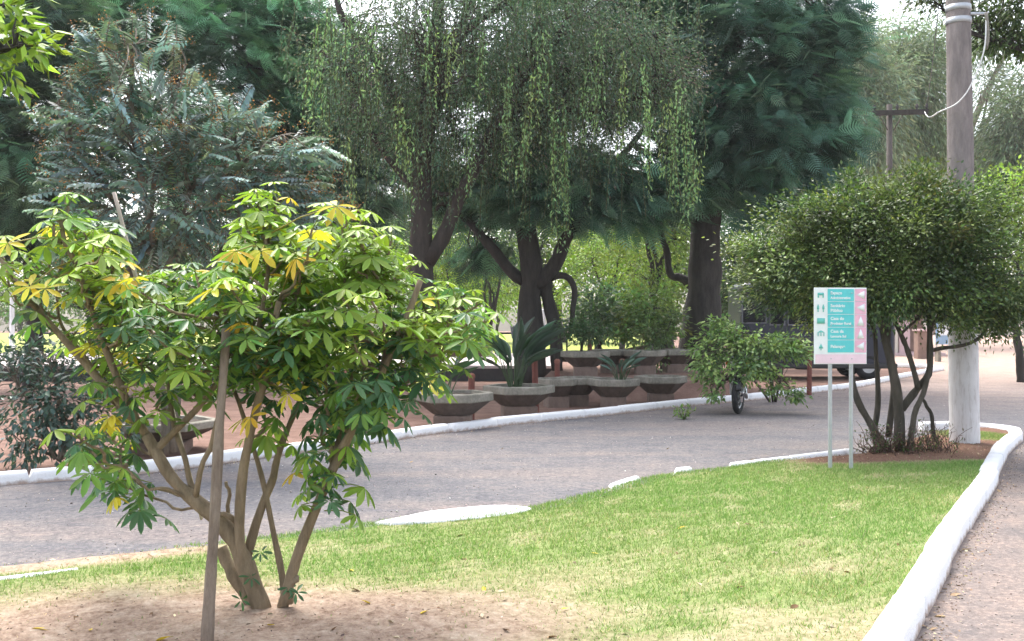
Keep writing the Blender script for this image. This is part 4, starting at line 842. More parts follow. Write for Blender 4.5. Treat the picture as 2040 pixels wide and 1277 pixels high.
bg("potted_bush", "leafy bush growing in the back row planter below the blue green foliage", 1160, 21.4, 1.0, [(1150, 660, 0, .42, .35, .22, 26), (1190, 655, 0, .3, .3, .2, 14)], (.09, .16, .07), L=(.07, .13), Wd=(.03, .05), per=26, cr=.1, tr=.03, cat="bush", basez=.88)
bg("potted_bush", "pale green bush spilling over the planter below the thick black trunk", 1318, 22.8, 1.0, [(1300, 665, 0, .36, .35, .3, 24), (1295, 710, -.5, .2, .3, .25, 12), (1340, 640, 0, .3, .3, .25, 14)], (.15, .22, .09), L=(.07, .13), Wd=(.03, .06), per=26, cr=.1, tr=.03, cat="bush", basez=.88)
bg("potted_bush", "drooping green bush in the planter behind the lime shrub's right side", 700, 14.4, 1.0, [(690, 760, 0, .36, .35, .22, 26)], (.09, .17, .07), L=(.07, .13), Wd=(.03, .05), per=26, cr=.1, tr=.03, cat="bush", basez=.48)
M_red = simple("rust_red_paint", (.17, .055, .04), .75, 0, .3, 12)
M_redcap = simple("post_cap", (.22, .085, .06), .8)
RP = [(695, 13.7, .95, "rust red post showing behind the lime shrub's right stem"), (939, 16.2, .75, "rust red post just left of the strap leaved plant's planter"), (1068, 17.6, .98, "rust red post at the right edge of the strap leaved plant"), (1110, 19.6, .85, "dark red post left of the set back planter"), (1174, 22.2, 1.35, "rust red post in front of the back row bush"), (1241, 19.7, .85, "rust red post behind the drooping bluish plant"), (1612, 21.5, .98, "brown red post beside the sign board's left edge")]
rp0 = None
for px, d, h, lab in RP:
    p = W(px, 640, d)
    if rp0 is None:
        rp0 = thing("red_post", lab, "post", (0, 0, 0))
        bm = bmesh.new(); frustum(bm, [(.055, -.02), (.055, .02), (.052, .90), (.05, .905)], 10, 0); from_bm("shaft", bm, M_red, rp0, False)
        bm = bmesh.new(); frustum(bm, [(.058, .908), (.06, .92), (.056, .97), (.03, 1.0)], 10, 0); from_bm("post_cap", bm, M_redcap, rp0, False); o = rp0
    else: o = copy_tree(rp0)
    o.location = (p[0], d, 0); o.scale = (1, 1, h); o.rotation_euler = (rng.normal(0, .02), rng.normal(0, .02), rng.uniform(0, 6))
    tag(o, lab, "post", "short rust red posts among the planters")
# things on and beyond the terrace
M_blackm = simple("black_iron", (.02, .021, .024), .5, .3, .2, 12)
fr = thing("low_railing", "thin black railing along the back of the pale terrace", "railing", (-6, 36.6, tz))
bm = bmesh.new(); rbox(bm, -12, 8.4, -.03, .03, .70, .77, .008); from_bm("rail", bm, M_blackm, fr)
for i in range(11):
    bm = bmesh.new(); rbox(bm, -.03, .03, -.03, .03, -.02, .698, .006); o = from_bm("post", bm, M_blackm, fr); o.location = (-11.5 + i * 1.95, 0, 0)
M_bin = simple("slate_plastic", (.035, .04, .06), .55)
for px, d, lab in ((1030, 35.5, "dark slate litter bin on a post left of the forked black trunk"), (886, 35.5, "dark slate litter bin on a post by the lime shrub's right edge")):
    p = W(px, 640, d); t = thing("litter_bin", lab, "bin", (p[0], d, tz), group="litter bins along the black railing")
    bm = bmesh.new(); frustum(bm, [(.17, .56), (.19, .58), (.23, .92), (.235, .96)], 12, 0); from_bm("bucket", bm, M_bin, t)
    bm = bmesh.new(); frustum(bm, [(.25, .963), (.25, .99), (.20, 1.03)], 12, 0); from_bm("lid", bm, M_bin, t)
    bm = bmesh.new(); rbox(bm, -.03, .03, .24, .30, -.02, 1.0, .006); from_bm("post", bm, M_blackm, t)
M_block = simple("brown_stone", (.15, .10, .08), .95, 0, .4, 6, .6)
p = W(935, 640, 33.5); t = thing("stone_bench", "brown stone bench with a pale top on the pale terrace", "bench", (p[0], 33.5, tz))
bm = bmesh.new(); rbox(bm, -.75, .62, -.25, .25, -.01, .40, .03); from_bm("base", bm, M_block, t)
bm = bmesh.new(); rbox(bm, -.45, .82, -.3, .3, .403, .47, .015); from_bm("seat", bm, simple("cream_stone", (.50, .46, .33), .85), t)
bm = bmesh.new(); rbox(bm, .63, .78, -.22, .22, -.01, .40, .01); from_bm("support", bm, simple("pale_stone", (.52, .46, .42), .85), t)
M_post_gap = simple("white_post_and_gap_paint", (.70, .70, .72), .6, 0, .1, 10)
for px, d, h, lab, bz in ((1083, 33.0, 1.55, "thin white upright standing in for the sunlit gap of the forked black trunk", tz), (24, 30.0, 2.3, "thin white post at the left edge before the far lawn", tz)):  # the upright by the forked trunk is added to show a sunlit gap
    p = W(px, 640, d); t = thing("white_post_or_sunlit_gap", lab, "post", (p[0], d, bz))
    bm = bmesh.new(); frustum(bm, [(.075, -.02), (.075, .02), (.06, h), (.04, h + .02)], 12, 0); from_bm("shaft", bm, M_post_gap, t)
    bm = bmesh.new(); frustum(bm, [(.14, -.01), (.14, .05), (.08, .09)], 12, 0); from_bm("foot", bm, M_conc, t)

# ------------------------------------------------------------------ 9. information sign
Ds = 10.25; sg = thing("sign_board", "upright information sign with teal rows and pink arrow column on two grey posts", "sign", (W(1674, 640, Ds)[0], Ds, .09), R(4))
M_galv = simple("galvanised_steel", (.46, .48, .50), .45, .5, .12, 30, .05)
def flat(name, col, rough=.45):
    m, N, L, b = mat(name); f = noise(N, L, 14, 5); L.new(ramp(N, L, f, [(.3, tuple(c * .93 for c in col)), (.7, tuple(min(1, c * 1.04) for c in col))]), b.inputs['Base Color']); b.inputs['Roughness'].default_value = rough; return m
M_teal = flat("teal_vinyl", (.10, .56, .58)); M_teal2 = flat("deep_teal_vinyl", (.13, .50, .44)); M_sw = flat("sign_white", (.78, .82, .82)); M_pink = flat("pink_vinyl", (.78, .44, .56)); M_pale = flat("pale_pink_vinyl", (.80, .60, .68)); M_back = flat("sign_back", (.42, .44, .46))
bw, bz0, bz1 = .275, 1.065, 1.845       # half width, bottom and top above the foot
for x in (-.095, .125):
    bm = bmesh.new(); frustum(bm, [(.021, -.12), (.021, 1.80), (.019, 1.805)], 10, 0); o = from_bm("post", bm, M_galv, sg, False); o.location = (x, .03, 0)
bm = bmesh.new(); rbox(bm, -bw, bw, -.004, .006, bz0, bz1, .002, 1); bd = from_bm("board", bm, M_sw, sg)
def build_local(mb_, name, m, par):
    o = mb_.build(name, m); o.parent = par; return o
def plate(name, x0, x1, z0, z1, m, par, y=-.0062, t=.0015):
    bm = bmesh.new(); v, f = boxv(x0, x1, y - t, y, z0, z1); vs = [bm.verts.new(p) for p in v]
    for q_ in f[0]: bm.faces.new([vs[i] for i in q_])
    return from_bm(name, bm, m, par)
rows = np.linspace(bz1 - .012, bz0 + .115, 6); xa, xb = -.135, .140
icons = MB(); arrows = MB()
def bx_(mb_, x0, x1, z0, z1, y=-.0088):
    v, f = boxv(x0, x1, y - .001, y, z0, z1); mb_.add(v, f)
def tri(mb_, pts, y=-.0088):
    v = A([[x, y - .001, z] for x, z in pts] + [[x, y, z] for x, z in pts]); mb_.add(v, [A([[0, 1, 2], [5, 4, 3]]), A([[0, 3, 4, 1], [1, 4, 5, 2], [2, 5, 3, 0]])])
TX = [("Espaço", "Administrativo"), ("Sanitário", "Público"), ("Casa do", "Produtor Rural"), ("Casa da", "Lavoura Sul"), ("Palanque",)]
for i in range(5):
    icons = MB(); arrows = MB()
    zt, zb = rows[i], rows[i + 1]; zc = (zt + zb) / 2; hh = zt - zb
    plate("row_panel", xa, xb, zb + .004, zt - .002, M_teal, bd)
    plate("arrow_panel", xb + .012, bw - .006, zb + .003, zt - .002, M_pink, bd)
    ax = (xb + .012 + bw - .006) / 2
    if i in (2, 3): tri(arrows, [(ax - .038, zc - .05), (ax + .038, zc - .05), (ax, zc + .05)])
    elif i == 4: tri(arrows, [(ax + .035, zc - .045), (ax + .035, zc + .045), (ax - .045, zc)])
    else: tri(arrows, [(ax + .04, zc - .04), (ax + .04, zc + .045), (ax - .045, zc + .005)])
    cx = (-bw + xa) / 2
    if i == 0: bx_(icons, cx - .035, cx + .03, zc + .0, zc + .025); bx_(icons, cx - .035, cx - .02, zc - .025, zc - .0005); bx_(icons, cx + .015, cx + .03, zc - .025, zc - .0005)
    elif i == 1:
        for s_ in (-.03, .025): icons = MB() if s_ > 0 else icons; bx_(icons, cx + s_ - .011, cx + s_ + .011, zc - .012, zc + .02); bx_(icons, cx + s_ - .006, cx + s_ + .006, zc - .04, zc - .0125); bx_(icons, cx + s_ - .006, cx + s_ + .006, zc + .0205, zc + .036); (build_local(icons, "pictogram", M_teal2, bd) if s_ < 0 else None)
    elif i == 2: bx_(icons, cx - .04, cx + .04, zc - .028, zc + .028)
    elif i == 3:
        for s_ in (-.03, 0, .03): bx_(icons, cx + s_ - .005, cx + s_ + .005, zc - .025, zc + .01)
        tri(icons, [(cx - .04, zc + .012), (cx + .04, zc + .012), (cx, zc + .035)])
    else: tri(icons, [(cx - .025, zc - .02), (cx + .025, zc - .02), (cx, zc + .03)]); bx_(icons, cx - .004, cx + .004, zc - .04, zc - .0205)
    build_local(icons, "pictogram", M_teal2, bd); build_local(arrows, "arrow", M_sw, bd)
    for j, line in enumerate(TX[i]):
        cu = bpy.data.curves.new("lettering", 'FONT'); cu.body = line; cu.size = .043 if len(line) < 10 else .035; cu.extrude = .0006; cu.offset = .0012
        cu.materials.append(M_sw); tmp = bpy.data.objects.new("lettering", cu); COL.objects.link(tmp); bpy.context.view_layer.update()
        me_ = bpy.data.meshes.new_from_object(tmp.evaluated_get(bpy.context.evaluated_depsgraph_get())); bpy.data.objects.remove(tmp); to = bpy.data.objects.new("lettering", me_); COL.objects.link(to); to.parent = bd; to.rotation_euler = (R(90), 0, 0)
        to.location = (xa + .03, -.0086, (zc + .010 - j * .048) if len(TX[i]) > 1 else zc - .014)
def build_local(mb_, name, m, par):
    o = mb_.build(name, m); o.parent = par; return o

plate("footer_panel", -bw + .012, bw - .006, bz0 + .006, bz0 + .100, M_pale, bd)
for x in (-.10, .118):
    for z in (1.12, 1.46, 1.79):
        bm = bmesh.new(); bmesh.ops.create_cone(bm, cap_ends=True, segments=10, radius1=.007, radius2=.005, depth=.004, matrix=Matrix.Translation((x, -.011, z)) @ Matrix.Rotation(R(90), 4, 'X')); from_bm("bolt", bm, M_back, bd)

# ------------------------------------------------------------------ 10. wooden pole with white foot, far pole, wires
Dp = 12.45; pb = W(1922, 640, Dp); pt = thing("utility_pole", "thick wooden utility pole with a white painted foot", "pole", (pb[0], Dp, .06))
ax0 = A([pb[0], Dp, .02]); ax1 = A([W(1906, 0, Dp)[0], Dp + .05, 8.2]); at_ = lambda z: ax0 + (ax1 - ax0) * ((z - .02) / 8.18)
def polepiece(name, z0, z1, r0, r1, m, par, n=14, k=20):
    mb_ = MB(); zz = np.linspace(z0, z1, n); v, f = tube([at_(z) for z in zz], np.linspace(r0, r1, n) * (1 + .008 * rng.normal(size=n)), k); mb_.add(v, f); return mb_.build(name, m, par, False)
def polepaint():
    m, N, L, b = mat("aged_white_paint"); f = noise(N, L, 2.2, 7, .65); g = noise(N, L, 30, 6, .7, stretch=(1, 1, .15))
    c = ramp(N, L, f, [(.3, (.52, .50, .49)), (.6, (.66, .65, .65))]); c2 = mixn(N, L, .35, c, ramp(N, L, g, [(.38, (.34, .31, .29)), (.5, (.68, .68, .69))]))
    L.new(c2, b.inputs['Base Color']); b.inputs['Roughness'].default_value = .8; return m
M_polew = polepaint()
polepiece("painted_foot", -.1, 1.72, .178, .170, M_polew, pt)
polepiece("shaft", 1.722, 8.15, .166, .125, M_pole, pt, 30)
for z in (5.28, 5.44): polepiece("steel_band", z, z + .07, .153, .153, M_galv, pt, 3)
ins = at_(5.45) + A([.22, -.08, 0])
bm = bmesh.new(); rbox(bm, .10, .29, -.09, -.06, 5.37, 5.40, .005); o = from_bm("bracket", bm, M_galv, pt); o.location = (at_(5.4)[0] - pb[0], 0, -.06)
cbm = MB(); ce_ = at_(4.18) + A([-.28, -.02, 0]); limb(cbm, [at_(5.3) + A([.27, -.16, 0]), at_(4.9) + A([.20, -.24, 0]), at_(4.5) + A([.05, -.24, 0]), at_(4.26) + A([-.12, -.22, 0]), ce_], .009, .009, 26, 0, 6)
ins2 = MB(); limb(ins2, [at_(5.38) + A([.27, -.16, .0]), at_(5.1) + A([.29, -.16, 0]), at_(4.93) + A([.27, -.16, 0])], .022, .014, 8, 0, 8); ins2.build("cable_clamp", M_conc, pt, True)
_e = ce_; _f = A([W(1842, 0, 36)[0], 36, W(0, 222, 36)[2]]); _t = np.linspace(0, 1, 40)[:, None]; v, f = tube(_e * (1 - _t) + _f * _t - A([0, 0, .12]) * np.sin(np.pi * _t), .011, 6); cbm.add(v, f)
o = cbm.build("pale_cable", simple("white_cable", (.66, .66, .64), .5), origin=at_(5.3)); o.name = "cable"; tag(o, "loose white cable looping down across the wooden pole", "cable")
M_bark_far = barkmat('far_pole_wood', (.05, .04, .036), (.11, .09, .08)); Df = 36; fb = W(1772, 640, Df); fp = thing("far_pole", "small distant power pole with a wooden crossarm", "pole", (fb[0], Df, 0)); ztop = W(0, 222, Df)[2]
mb_ = MB(); v, f = tube([[fb[0], Df, -.05], [fb[0], Df, 4], [fb[0], Df, ztop + .25]], [.14, .12, .095], 10); mb_.add(v, f); mb_.build("shaft", M_bark_far, fp)
bm = bmesh.new(); rbox(bm, -1.0, 1.0, -.05, .05, -.10, .08, .008); ca = from_bm("crossarm", bm, M_bark_dark, fp); ca.location = (.32, -.17, ztop - .06); ca.rotation_euler = (0, R(-1.5), 0)
for x in (-.92, -.1, .6, .95):
    bm = bmesh.new(); frustum(bm, [(.03, .083), (.03, .12), (.06, .15), (.055, .22), (.03, .28)], 8, 0); o = from_bm("insulator", bm, M_darkwall, ca); o.location = (x, 0, 0)
for s_ in (-1, 1):
    mb_ = MB(); v, f = tube([[fb[0] + s_ * .45, Df - .14, ztop - .1], [fb[0] + s_ * .1, Df - .12, ztop - .7]], [.02, .02], 6); mb_.add(v, f); mb_.build("brace", M_bark_brown, fp)
def wire(label, a, b, sag):
    t = np.linspace(0, 1, 24)[:, None]; P = A(a) * (1 - t) + A(b) * t; P[:, 2] -= (sag * 4 * t * (1 - t))[:, 0]; mb_ = MB(); v, f = tube(P, .009, 5); mb_.add(v, f)
    tag(mb_.build("power_wire", M_blackm, origin=a), label, "wire", "thin dark wires at the far pole")
wire("thin dark wire rising from the far pole's crossarm towards the wooden pole", (fb[0] + 1.27, Df - .13, ztop + .2), at_(6.6) + A([-.12, 0, 0]), .3)
wire("thin dark wire running back from the far pole's crossarm into the pale trees", (fb[0] + .5, Df - .13, ztop + .2), (fb[0] - .5, 66, 12), .6)

# ------------------------------------------------------------------ 11. motorcycle and the bush that hides it
M_rub = simple("tyre_rubber", (.018, .018, .02), .8, 0, .3, 40, .3); M_alloy = simple("alloy", (.42, .43, .45), .35, .8, .1, 20, .05); M_chr = simple("chrome", (.6, .6, .62), .18, 1, .05, 10, 0)
M_black = simple("black_plastic", (.02, .02, .022), .4, 0, .2, 10, .05); M_paint = simple("graphite_enamel", (.03, .03, .034), .25, 0, .1, 6, 0); M_amber = simple("amber_lens", (.75, .22, .03), .25, 0, .05, 10, 0); M_lens = simple("headlight_glass", (.55, .57, .6), .12, 0, .05, 10, 0)
mo = W(1462, 640, 17.6); bk_ = thing("motorcycle", "motorcycle parked at the kerb facing the road, mostly hidden by a leafy bush", "motorcycle", (mo[0] + .1, 17.75, .004), R(-12))
def torus(name, par, R_, r_, m, loc, seg=40, ms=10, sx=1.0):
    mb_ = MB(); a = np.arange(seg) * 2 * np.pi / seg; b = np.arange(ms) * 2 * np.pi / ms
    v = np.stack([sx * r_ * np.sin(b)[None] + 0 * a[:, None], (R_ + r_ * np.cos(b)[None]) * np.cos(a)[:, None], (R_ + r_ * np.cos(b)[None]) * np.sin(a)[:, None]], -1).reshape(-1, 3)
    i, j = np.meshgrid(np.arange(seg), np.arange(ms), indexing='ij'); i2, j2 = (i + 1) % seg, (j + 1) % ms
    mb_.add(v, [np.stack([i * ms + j, i2 * ms + j, i2 * ms + j2, i * ms + j2], -1).reshape(-1, 4)]); o = mb_.build(name, m, None, True); o.parent = par; o.location = loc; return o
def wheel(y, parent):
    tw = bpy.data.objects.new("wheel", None); COL.objects.link(tw); tw.parent = parent; tw.location = (0, y, .305)
    torus("tyre", tw, .255, .05, M_rub, (0, 0, 0)); torus("rim", tw, .205, .018, M_alloy, (0, 0, 0), 32, 8, 1.5)
    bm = bmesh.new(); bmesh.ops.create_cone(bm, cap_ends=True, segments=16, radius1=.045, radius2=.045, depth=.10, matrix=Matrix.Rotation(R(90), 4, 'Y')); from_bm("hub", bm, M_alloy, tw)
    sp = MB()
    for k in range(18):
        a = k * 2 * math.pi / 18; c_, s_ = math.cos(a), math.sin(a); v, f = tube([[.03 * (-1) ** k, .04 * c_, .04 * s_], [0, .2 * c_, .2 * s_]], [.003, .003], 4); sp.add(v, f)
    o = sp.build("spokes", M_chr, None); o.parent = tw
    bm = bmesh.new(); bmesh.ops.create_cone(bm, cap_ends=True, segments=24, radius1=.11, radius2=.11, depth=.005, matrix=Matrix.Translation((.06, 0, 0)) @ Matrix.Rotation(R(90), 4, 'Y')); from_bm("brake_disc", bm, M_chr, tw); return tw
wheel(-.62, bk_).rotation_euler = (0, 0, R(-14)); wheel(.66, bk_)
def loc_tubes(name, lst, m, k=10):
    mb_ = MB()
    for pts, r in lst:
        v, f = tube(smooth_path(pts, max(2, 4 * len(pts))), r, k); mb_.add(v, f)
    o = mb_.build(name, m, None, True); o.parent = bk_; return o
for s_ in (-1, 1): loc_tubes("fork", [([[s_ * .085, -.62, .305], [s_ * .085, -.40, .88]], .022)], M_chr)
loc_tubes("fender", [([[0, -.90, .42], [0, -.83, .56], [0, -.68, .64], [0, -.52, .62]], .055)], M_paint)
bm = bmesh.new(); bmesh.ops.create_uvsphere(bm, u_segments=20, v_segments=12, radius=.095, matrix=Matrix.Translation((0, -.50, .80)) @ Matrix.Diagonal((1, .9, 1, 1))); hl = from_bm("headlight", bm, M_black, bk_, True)
bm = bmesh.new(); bmesh.ops.create_uvsphere(bm, u_segments=20, v_segments=10, radius=.085, matrix=Matrix.Translation((0, -.545, .80)) @ Matrix.Diagonal((1, .6, 1, 1))); from_bm("lens", bm, M_lens, hl, True)
for s_ in (-1, 1):
    bm = bmesh.new(); bmesh.ops.create_uvsphere(bm, u_segments=14, v_segments=10, radius=.042, matrix=Matrix.Translation((s_ * .17, -.50, .86)) @ Matrix.Diagonal((1, .8, .8, 1))); from_bm("indicator", bm, M_amber, bk_, True)
loc_tubes("handlebar", [([[-.36, -.22, 1.0], [-.22, -.30, 1.0], [0, -.36, .95], [.22, -.30, 1.0], [.36, -.22, 1.0]], .013)], M_chr)
for s_ in (-1, 1):
    loc_tubes("grip", [([[s_ * .25, -.285, 1.003], [s_ * .38, -.205, 1.003]], .02)], M_black)
    m1 = loc_tubes("mirror", [([[s_ * .25, -.30, 1.0], [s_ * .30, -.32, 1.16]], .006)], M_black)
    bm = bmesh.new(); bmesh.ops.create_uvsphere(bm, u_segments=14, v_segments=8, radius=.055, matrix=Matrix.Translation((s_ * .31, -.33, 1.18)) @ Matrix.Diagonal((1.2, .3, .8, 1))); from_bm("mirror_glass", bm, M_chr, m1, True)
loc_tubes("frame", [([[0, -.38, .86], [0, -.2, .45], [0, .0, .28], [0, .3, .30]], .022), ([[0, -.38, .84], [0, 0, .72], [0, .5, .70]], .022), ([[.09, .1, .33], [.09, .66, .305]], .016), ([[-.09, .1, .33], [-.09, .66, .305]], .016), ([[.1, .4, .70], [.1, .62, .33]], .018), ([[-.1, .4, .70], [-.1, .62, .33]], .018)], M_black)
bm = bmesh.new(); bmesh.ops.create_uvsphere(bm, u_segments=20, v_segments=14, radius=.2, matrix=Matrix.Translation((0, -.12, .80)) @ Matrix.Diagonal((.72, 1.35, .62, 1))); from_bm("fuel_tank", bm, M_paint, bk_, True)
bm = bmesh.new(); rbox(bm, -.13, .13, .08, .78, .73, .84, .045, 3); from_bm("seat", bm, M_black, bk_, True)
bm = bmesh.new(); rbox(bm, -.14, .14, -.18, .22, .28, .55, .04, 3)
for k in range(5): rbox(bm, -.11, .11, -.20 + 0.001 * k, .02, .50 + k * .03, .515 + k * .03, .003, 1)
from_bm("engine", bm, M_alloy, bk_)
loc_tubes("exhaust", [([[.1, -.16, .45], [.14, -.22, .3], [.15, 0, .24], [.15, .45, .26], [.16, .85, .34]], .03)], M_chr)
loc_tubes("rear_fender", [([[0, .45, .66], [0, .7, .68], [0, .92, .58], [0, .98, .5]], .06)], M_black)
lb = W(1545, 640, 19.6)
Db = 17.1
leafb = thing("roadside_bush", "bright leafy bush arching over the motorcycle at the white kerb", "bush", (lb[0], 19.6, 0)); tb = MB(); nd = []
for pts in ([(1545, 795, 2.6), (1530, 740, 2.0), (1500, 690, .8), (1470, 660, .2)], [(1545, 795, 2.6), (1560, 730, 1.6), (1580, 690, .6), (1600, 680, .2)], [(1535, 795, 2.6), (1480, 730, 1.4), (1420, 700, .3), (1390, 720, 0)], [(1540, 795, 2.6), (1520, 700, 1.6), (1440, 660, .9), (1420, 640, .6)], [(1530, 740, 2), (1540, 740, .6), (1570, 770, .2), (1590, 795, 0)], [(1480, 730, 1.4), (1440, 760, .3), (1420, 790, 0)]):
    pts3 = [W(a, b, Db + dd_) for a, b, dd_ in pts]
    if pts[0][1] == 795: pts3[0][2] = -.02
    nd.append(limb(tb, pts3, .022, .007, 12, .03, 6))
c6 = lambda px, py, dy, rx, ry, rz, n: (*W(px, py, Db + dy), rx, ry, rz, n)
cen = clumps([c6(1470, 690, .2, .45, .45, .26, 62), c6(1550, 690, .2, .45, .45, .22, 56), c6(1415, 735, .1, .32, .4, .28, 44), c6(1500, 730, -.1, .4, .3, .22, 40), c6(1435, 655, .4, .28, .4, .18, 26), c6(1585, 700, 0, .25, .3, .14, 20), c6(1585, 785, -.1, .16, .2, .1, 10), c6(1425, 785, -.1, .14, .2, .1, 7), c6(1545, 770, 0, .2, .2, .12, 10), c6(1400, 690, .3, .25, .3, .16, 16)], 0, .25)
twigs(tb, cen, np.concatenate(nd), .006, 4, .9, .15); cb = MB()
leafy(cb, cen, W(1500, 740, Db + .6), .075, 16, T1, (.065, .125), (.032, .058), mixc([[.22, .34, .11], [.30, .42, .14], [.15, .25, .10]], [.45, .3, .25], len(cen)), .35, .6, .15, .2, .07)
tb.build("trunk", M_bark_brown, leafb, True); cb.build("crown", M_gloss, leafb)
wd_ = G(1362, 836); wt_ = thing("weed", "small light green weed sprouting on the road by the white kerb", "weed", (wd_[0], wd_[1], 0)); cb = MB(); sb_ = MB()
for _ in range(22):
    e = wd_ + A([rng.normal(0, .11), rng.normal(0, .08), rng.uniform(.04, .22)]); v, f = tube([wd_, (wd_ + e) / 2 + A([0, 0, .02]), e], [.005, .004, .002], 4, False); sb_.add(v, f)
    place(cb, T1, np.repeat(e[None], 4, 0), rdir(4) + A([0, 0, .2]), rdir(4) * .5 + A([0, 0, .8]), rng.uniform(.05, .09, 4), rng.uniform(.025, .04, 4), vary((.22, .32, .10), 4, .2))
sb_.build("stalks", simple("weed_stalk", (.12, .16, .05), .7), wt_); cb.build("leaves", M_leaf, wt_)

# ------------------------------------------------------------------ 12. minibus and the small buildings beyond the domed tree
M_navy = simple("navy_paint", (.022, .026, .045), .3, .1, .15, 4, 0); M_glass = simple("tinted_glass", (.006, .008, .014), .08, 0, .1, 3, 0); M_trim = simple("grey_trim", (.14, .145, .17), .4, .3, .1, 10, 0)
vb = W(1612, 640, 28.0); van = thing("minibus", "dark navy minibus parked beyond the kerb, half hidden by the domed tree", "minibus", (vb[0], 28.0, 0))
bm = bmesh.new(); rbox(bm, -2.1, 2.1, -.9, .9, .32, 2.62, .16, 4); body = from_bm("body", bm, M_navy, van, False)
for x0, x1 in ((-2.05, -1.45), (-1.3, -.95), (-.82, .25), (.38, 1.2), (1.32, 1.95)):
    for z0, z1 in (((1.55, 2.2), (2.27, 2.5)) if x0 < -2 else ((1.5, 2.4),)):
        bm = bmesh.new(); rbox(bm, x0, x1, -.925, -.902, z0, z1, .01); wn = from_bm("window", bm, M_glass, body)
        bm = bmesh.new(); rbox(bm, x0 - .04, x1 + .04, -.915, -.9015, z0 - .035, z1 + .04, .005); from_bm("window_frame", bm, M_trim, wn)
bm = bmesh.new(); rbox(bm, -2.12, 2.12, -.93, .93, .30, .44, .03); from_bm("bumper", bm, M_black, van)
for x in (-1.35, 1.35):
    for y in (-.8, .8):
        tw = bpy.data.objects.new("wheel", None); COL.objects.link(tw); tw.parent = van; tw.location = (x, y, .36); tw.rotation_euler = (0, 0, R(90))
        torus("tyre", tw, .25, .11, M_rub, (0, 0, 0), 32, 10); bm = bmesh.new(); bmesh.ops.create_cone(bm, cap_ends=True, segments=20, radius1=.19, radius2=.15, depth=.16, matrix=Matrix.Rotation(R(90), 4, 'Y')); from_bm("rim", bm, M_alloy, tw)
for z in (.95,):
    bm = bmesh.new(); rbox(bm, -2.14, -2.08, -.8, -.62, z, z + .3, .015); from_bm("tail_light", bm, simple("red_lens", (.35, .02, .02), .3, 0, .1, 8, 0), van)
M_pinkw = simple("pale_pink_plaster", (.62, .46, .46), .85, 0, .1, 3, .1); M_cream = simple("cream_plaster", (.62, .58, .50), .85, 0, .1, 3, .1); M_brownp = simple("brown_plaster", (.23, .155, .125), .9, 0, .2, 4, .2); M_bluep = simple("blue_panel", (.25, .38, .52), .5, 0, .15, 4, 0); M_tile = simple("clay_tiles", (.30, .13, .08), .85, 0, .35, 9, .5)
kb = W(1800, 640, 46); ki = thing("kiosk", "small pale pink open kiosk seen between the stems of the domed tree", "kiosk", (kb[0], 46, 0))
bm = bmesh.new(); rbox(bm, -1.7, 1.9, -.1, 2.5, -.02, .12, .02); from_bm("plinth", bm, M_pinkw, ki)
bm = bmesh.new(); rbox(bm, -1.6, 1.8, 2.2, 2.4, .122, 2.6, .01); from_bm("back_wall", bm, M_brownp, ki)
for x in (-.55, .0): 
    bm = bmesh.new(); rbox(bm, x - .2, x + .3, -.02, .4, .122, 2.5, .02); from_bm("pillar", bm, M_cream if x < -.3 else M_pinkw, ki)
bm = bmesh.new(); rbox(bm, -1.6, -.9, .2, .9, .122, .6, .02); from_bm("counter", bm, M_bluep, ki)
bm = bmesh.new(); v = [bm.verts.new(p) for p in ((-2, -.4, 2.62), (2.2, -.4, 2.62), (2.2, 2.8, 2.62), (-2, 2.8, 2.62), (-1, 1.2, 3.3), (1.2, 1.2, 3.3))]
for q_ in ((3, 2, 1, 0), (0, 1, 5, 4), (2, 3, 4, 5), (1, 2, 5), (3, 0, 4)): bm.faces.new([v[i] for i in q_])
from_bm("roof", bm, M_tile, ki)
sb2 = W(1836, 640, 42); t = thing("brown_pillar", "squat brown plastered gate pillar between the stems of the domed tree", "pillar", (sb2[0], 42, 0)); bm = bmesh.new(); rbox(bm, -.24, .24, -.24, .24, -.02, 1.15, .02); from_bm("shaft", bm, M_brownp, t)
bm = bmesh.new(); rbox(bm, -.29, .29, -.29, .29, 1.153, 1.24, .015); from_bm("cap", bm, M_pinkw, t)
sb3 = W(1882, 640, 44); t = thing("notice_board", "pale blue notice board on legs just left of the white pole foot", "notice board", (sb3[0], 44, 0)); bm = bmesh.new(); rbox(bm, -.4, .4, -.03, .03, .55, 1.6, .01); from_bm("panel", bm, M_bluep, t)
bm = bmesh.new(); rbox(bm, -.3, .3, -.045, -.032, .95, 1.5, .004); from_bm("poster", bm, M_sw, t)
for x in (-.33, .33): bm = bmesh.new(); rbox(bm, x - .03, x + .03, .032, .08, -.02, 1.55, .005); from_bm("leg", bm, M_galv, t)
sb4 = W(1888, 640, 39); t = thing("low_bench", "low cream bench on the pink yard left of the white pole foot", "bench", (sb4[0], 39, 0)); bm = bmesh.new(); rbox(bm, -.5, .5, -.2, .2, .42, .5, .012); from_bm("seat", bm, M_cream, t)
for x in (-.38, .38): bm = bmesh.new(); rbox(bm, x - .06, x + .06, -.17, .17, -.02, .418, .01); from_bm("leg", bm, M_conc, t)
t = thing("boundary_wall", "low beige wall with darker piers across the far end of the pink yard", "wall", (56, 110, 0))
bm = bmesh.new(); rbox(bm, -14, 14, -.2, .2, -.05, 1.5, .02); from_bm("wall", bm, M_cream, t)
for x in (-13, -9.5, -6.2, -2.6, 1.2, 4.6, 8.2, 12): bm = bmesh.new(); rbox(bm, x - .5, x + .5, -.4, -.205, -.05, 1.9, .02); from_bm("pier", bm, M_brownp if int(x) % 2 else M_conc, t)

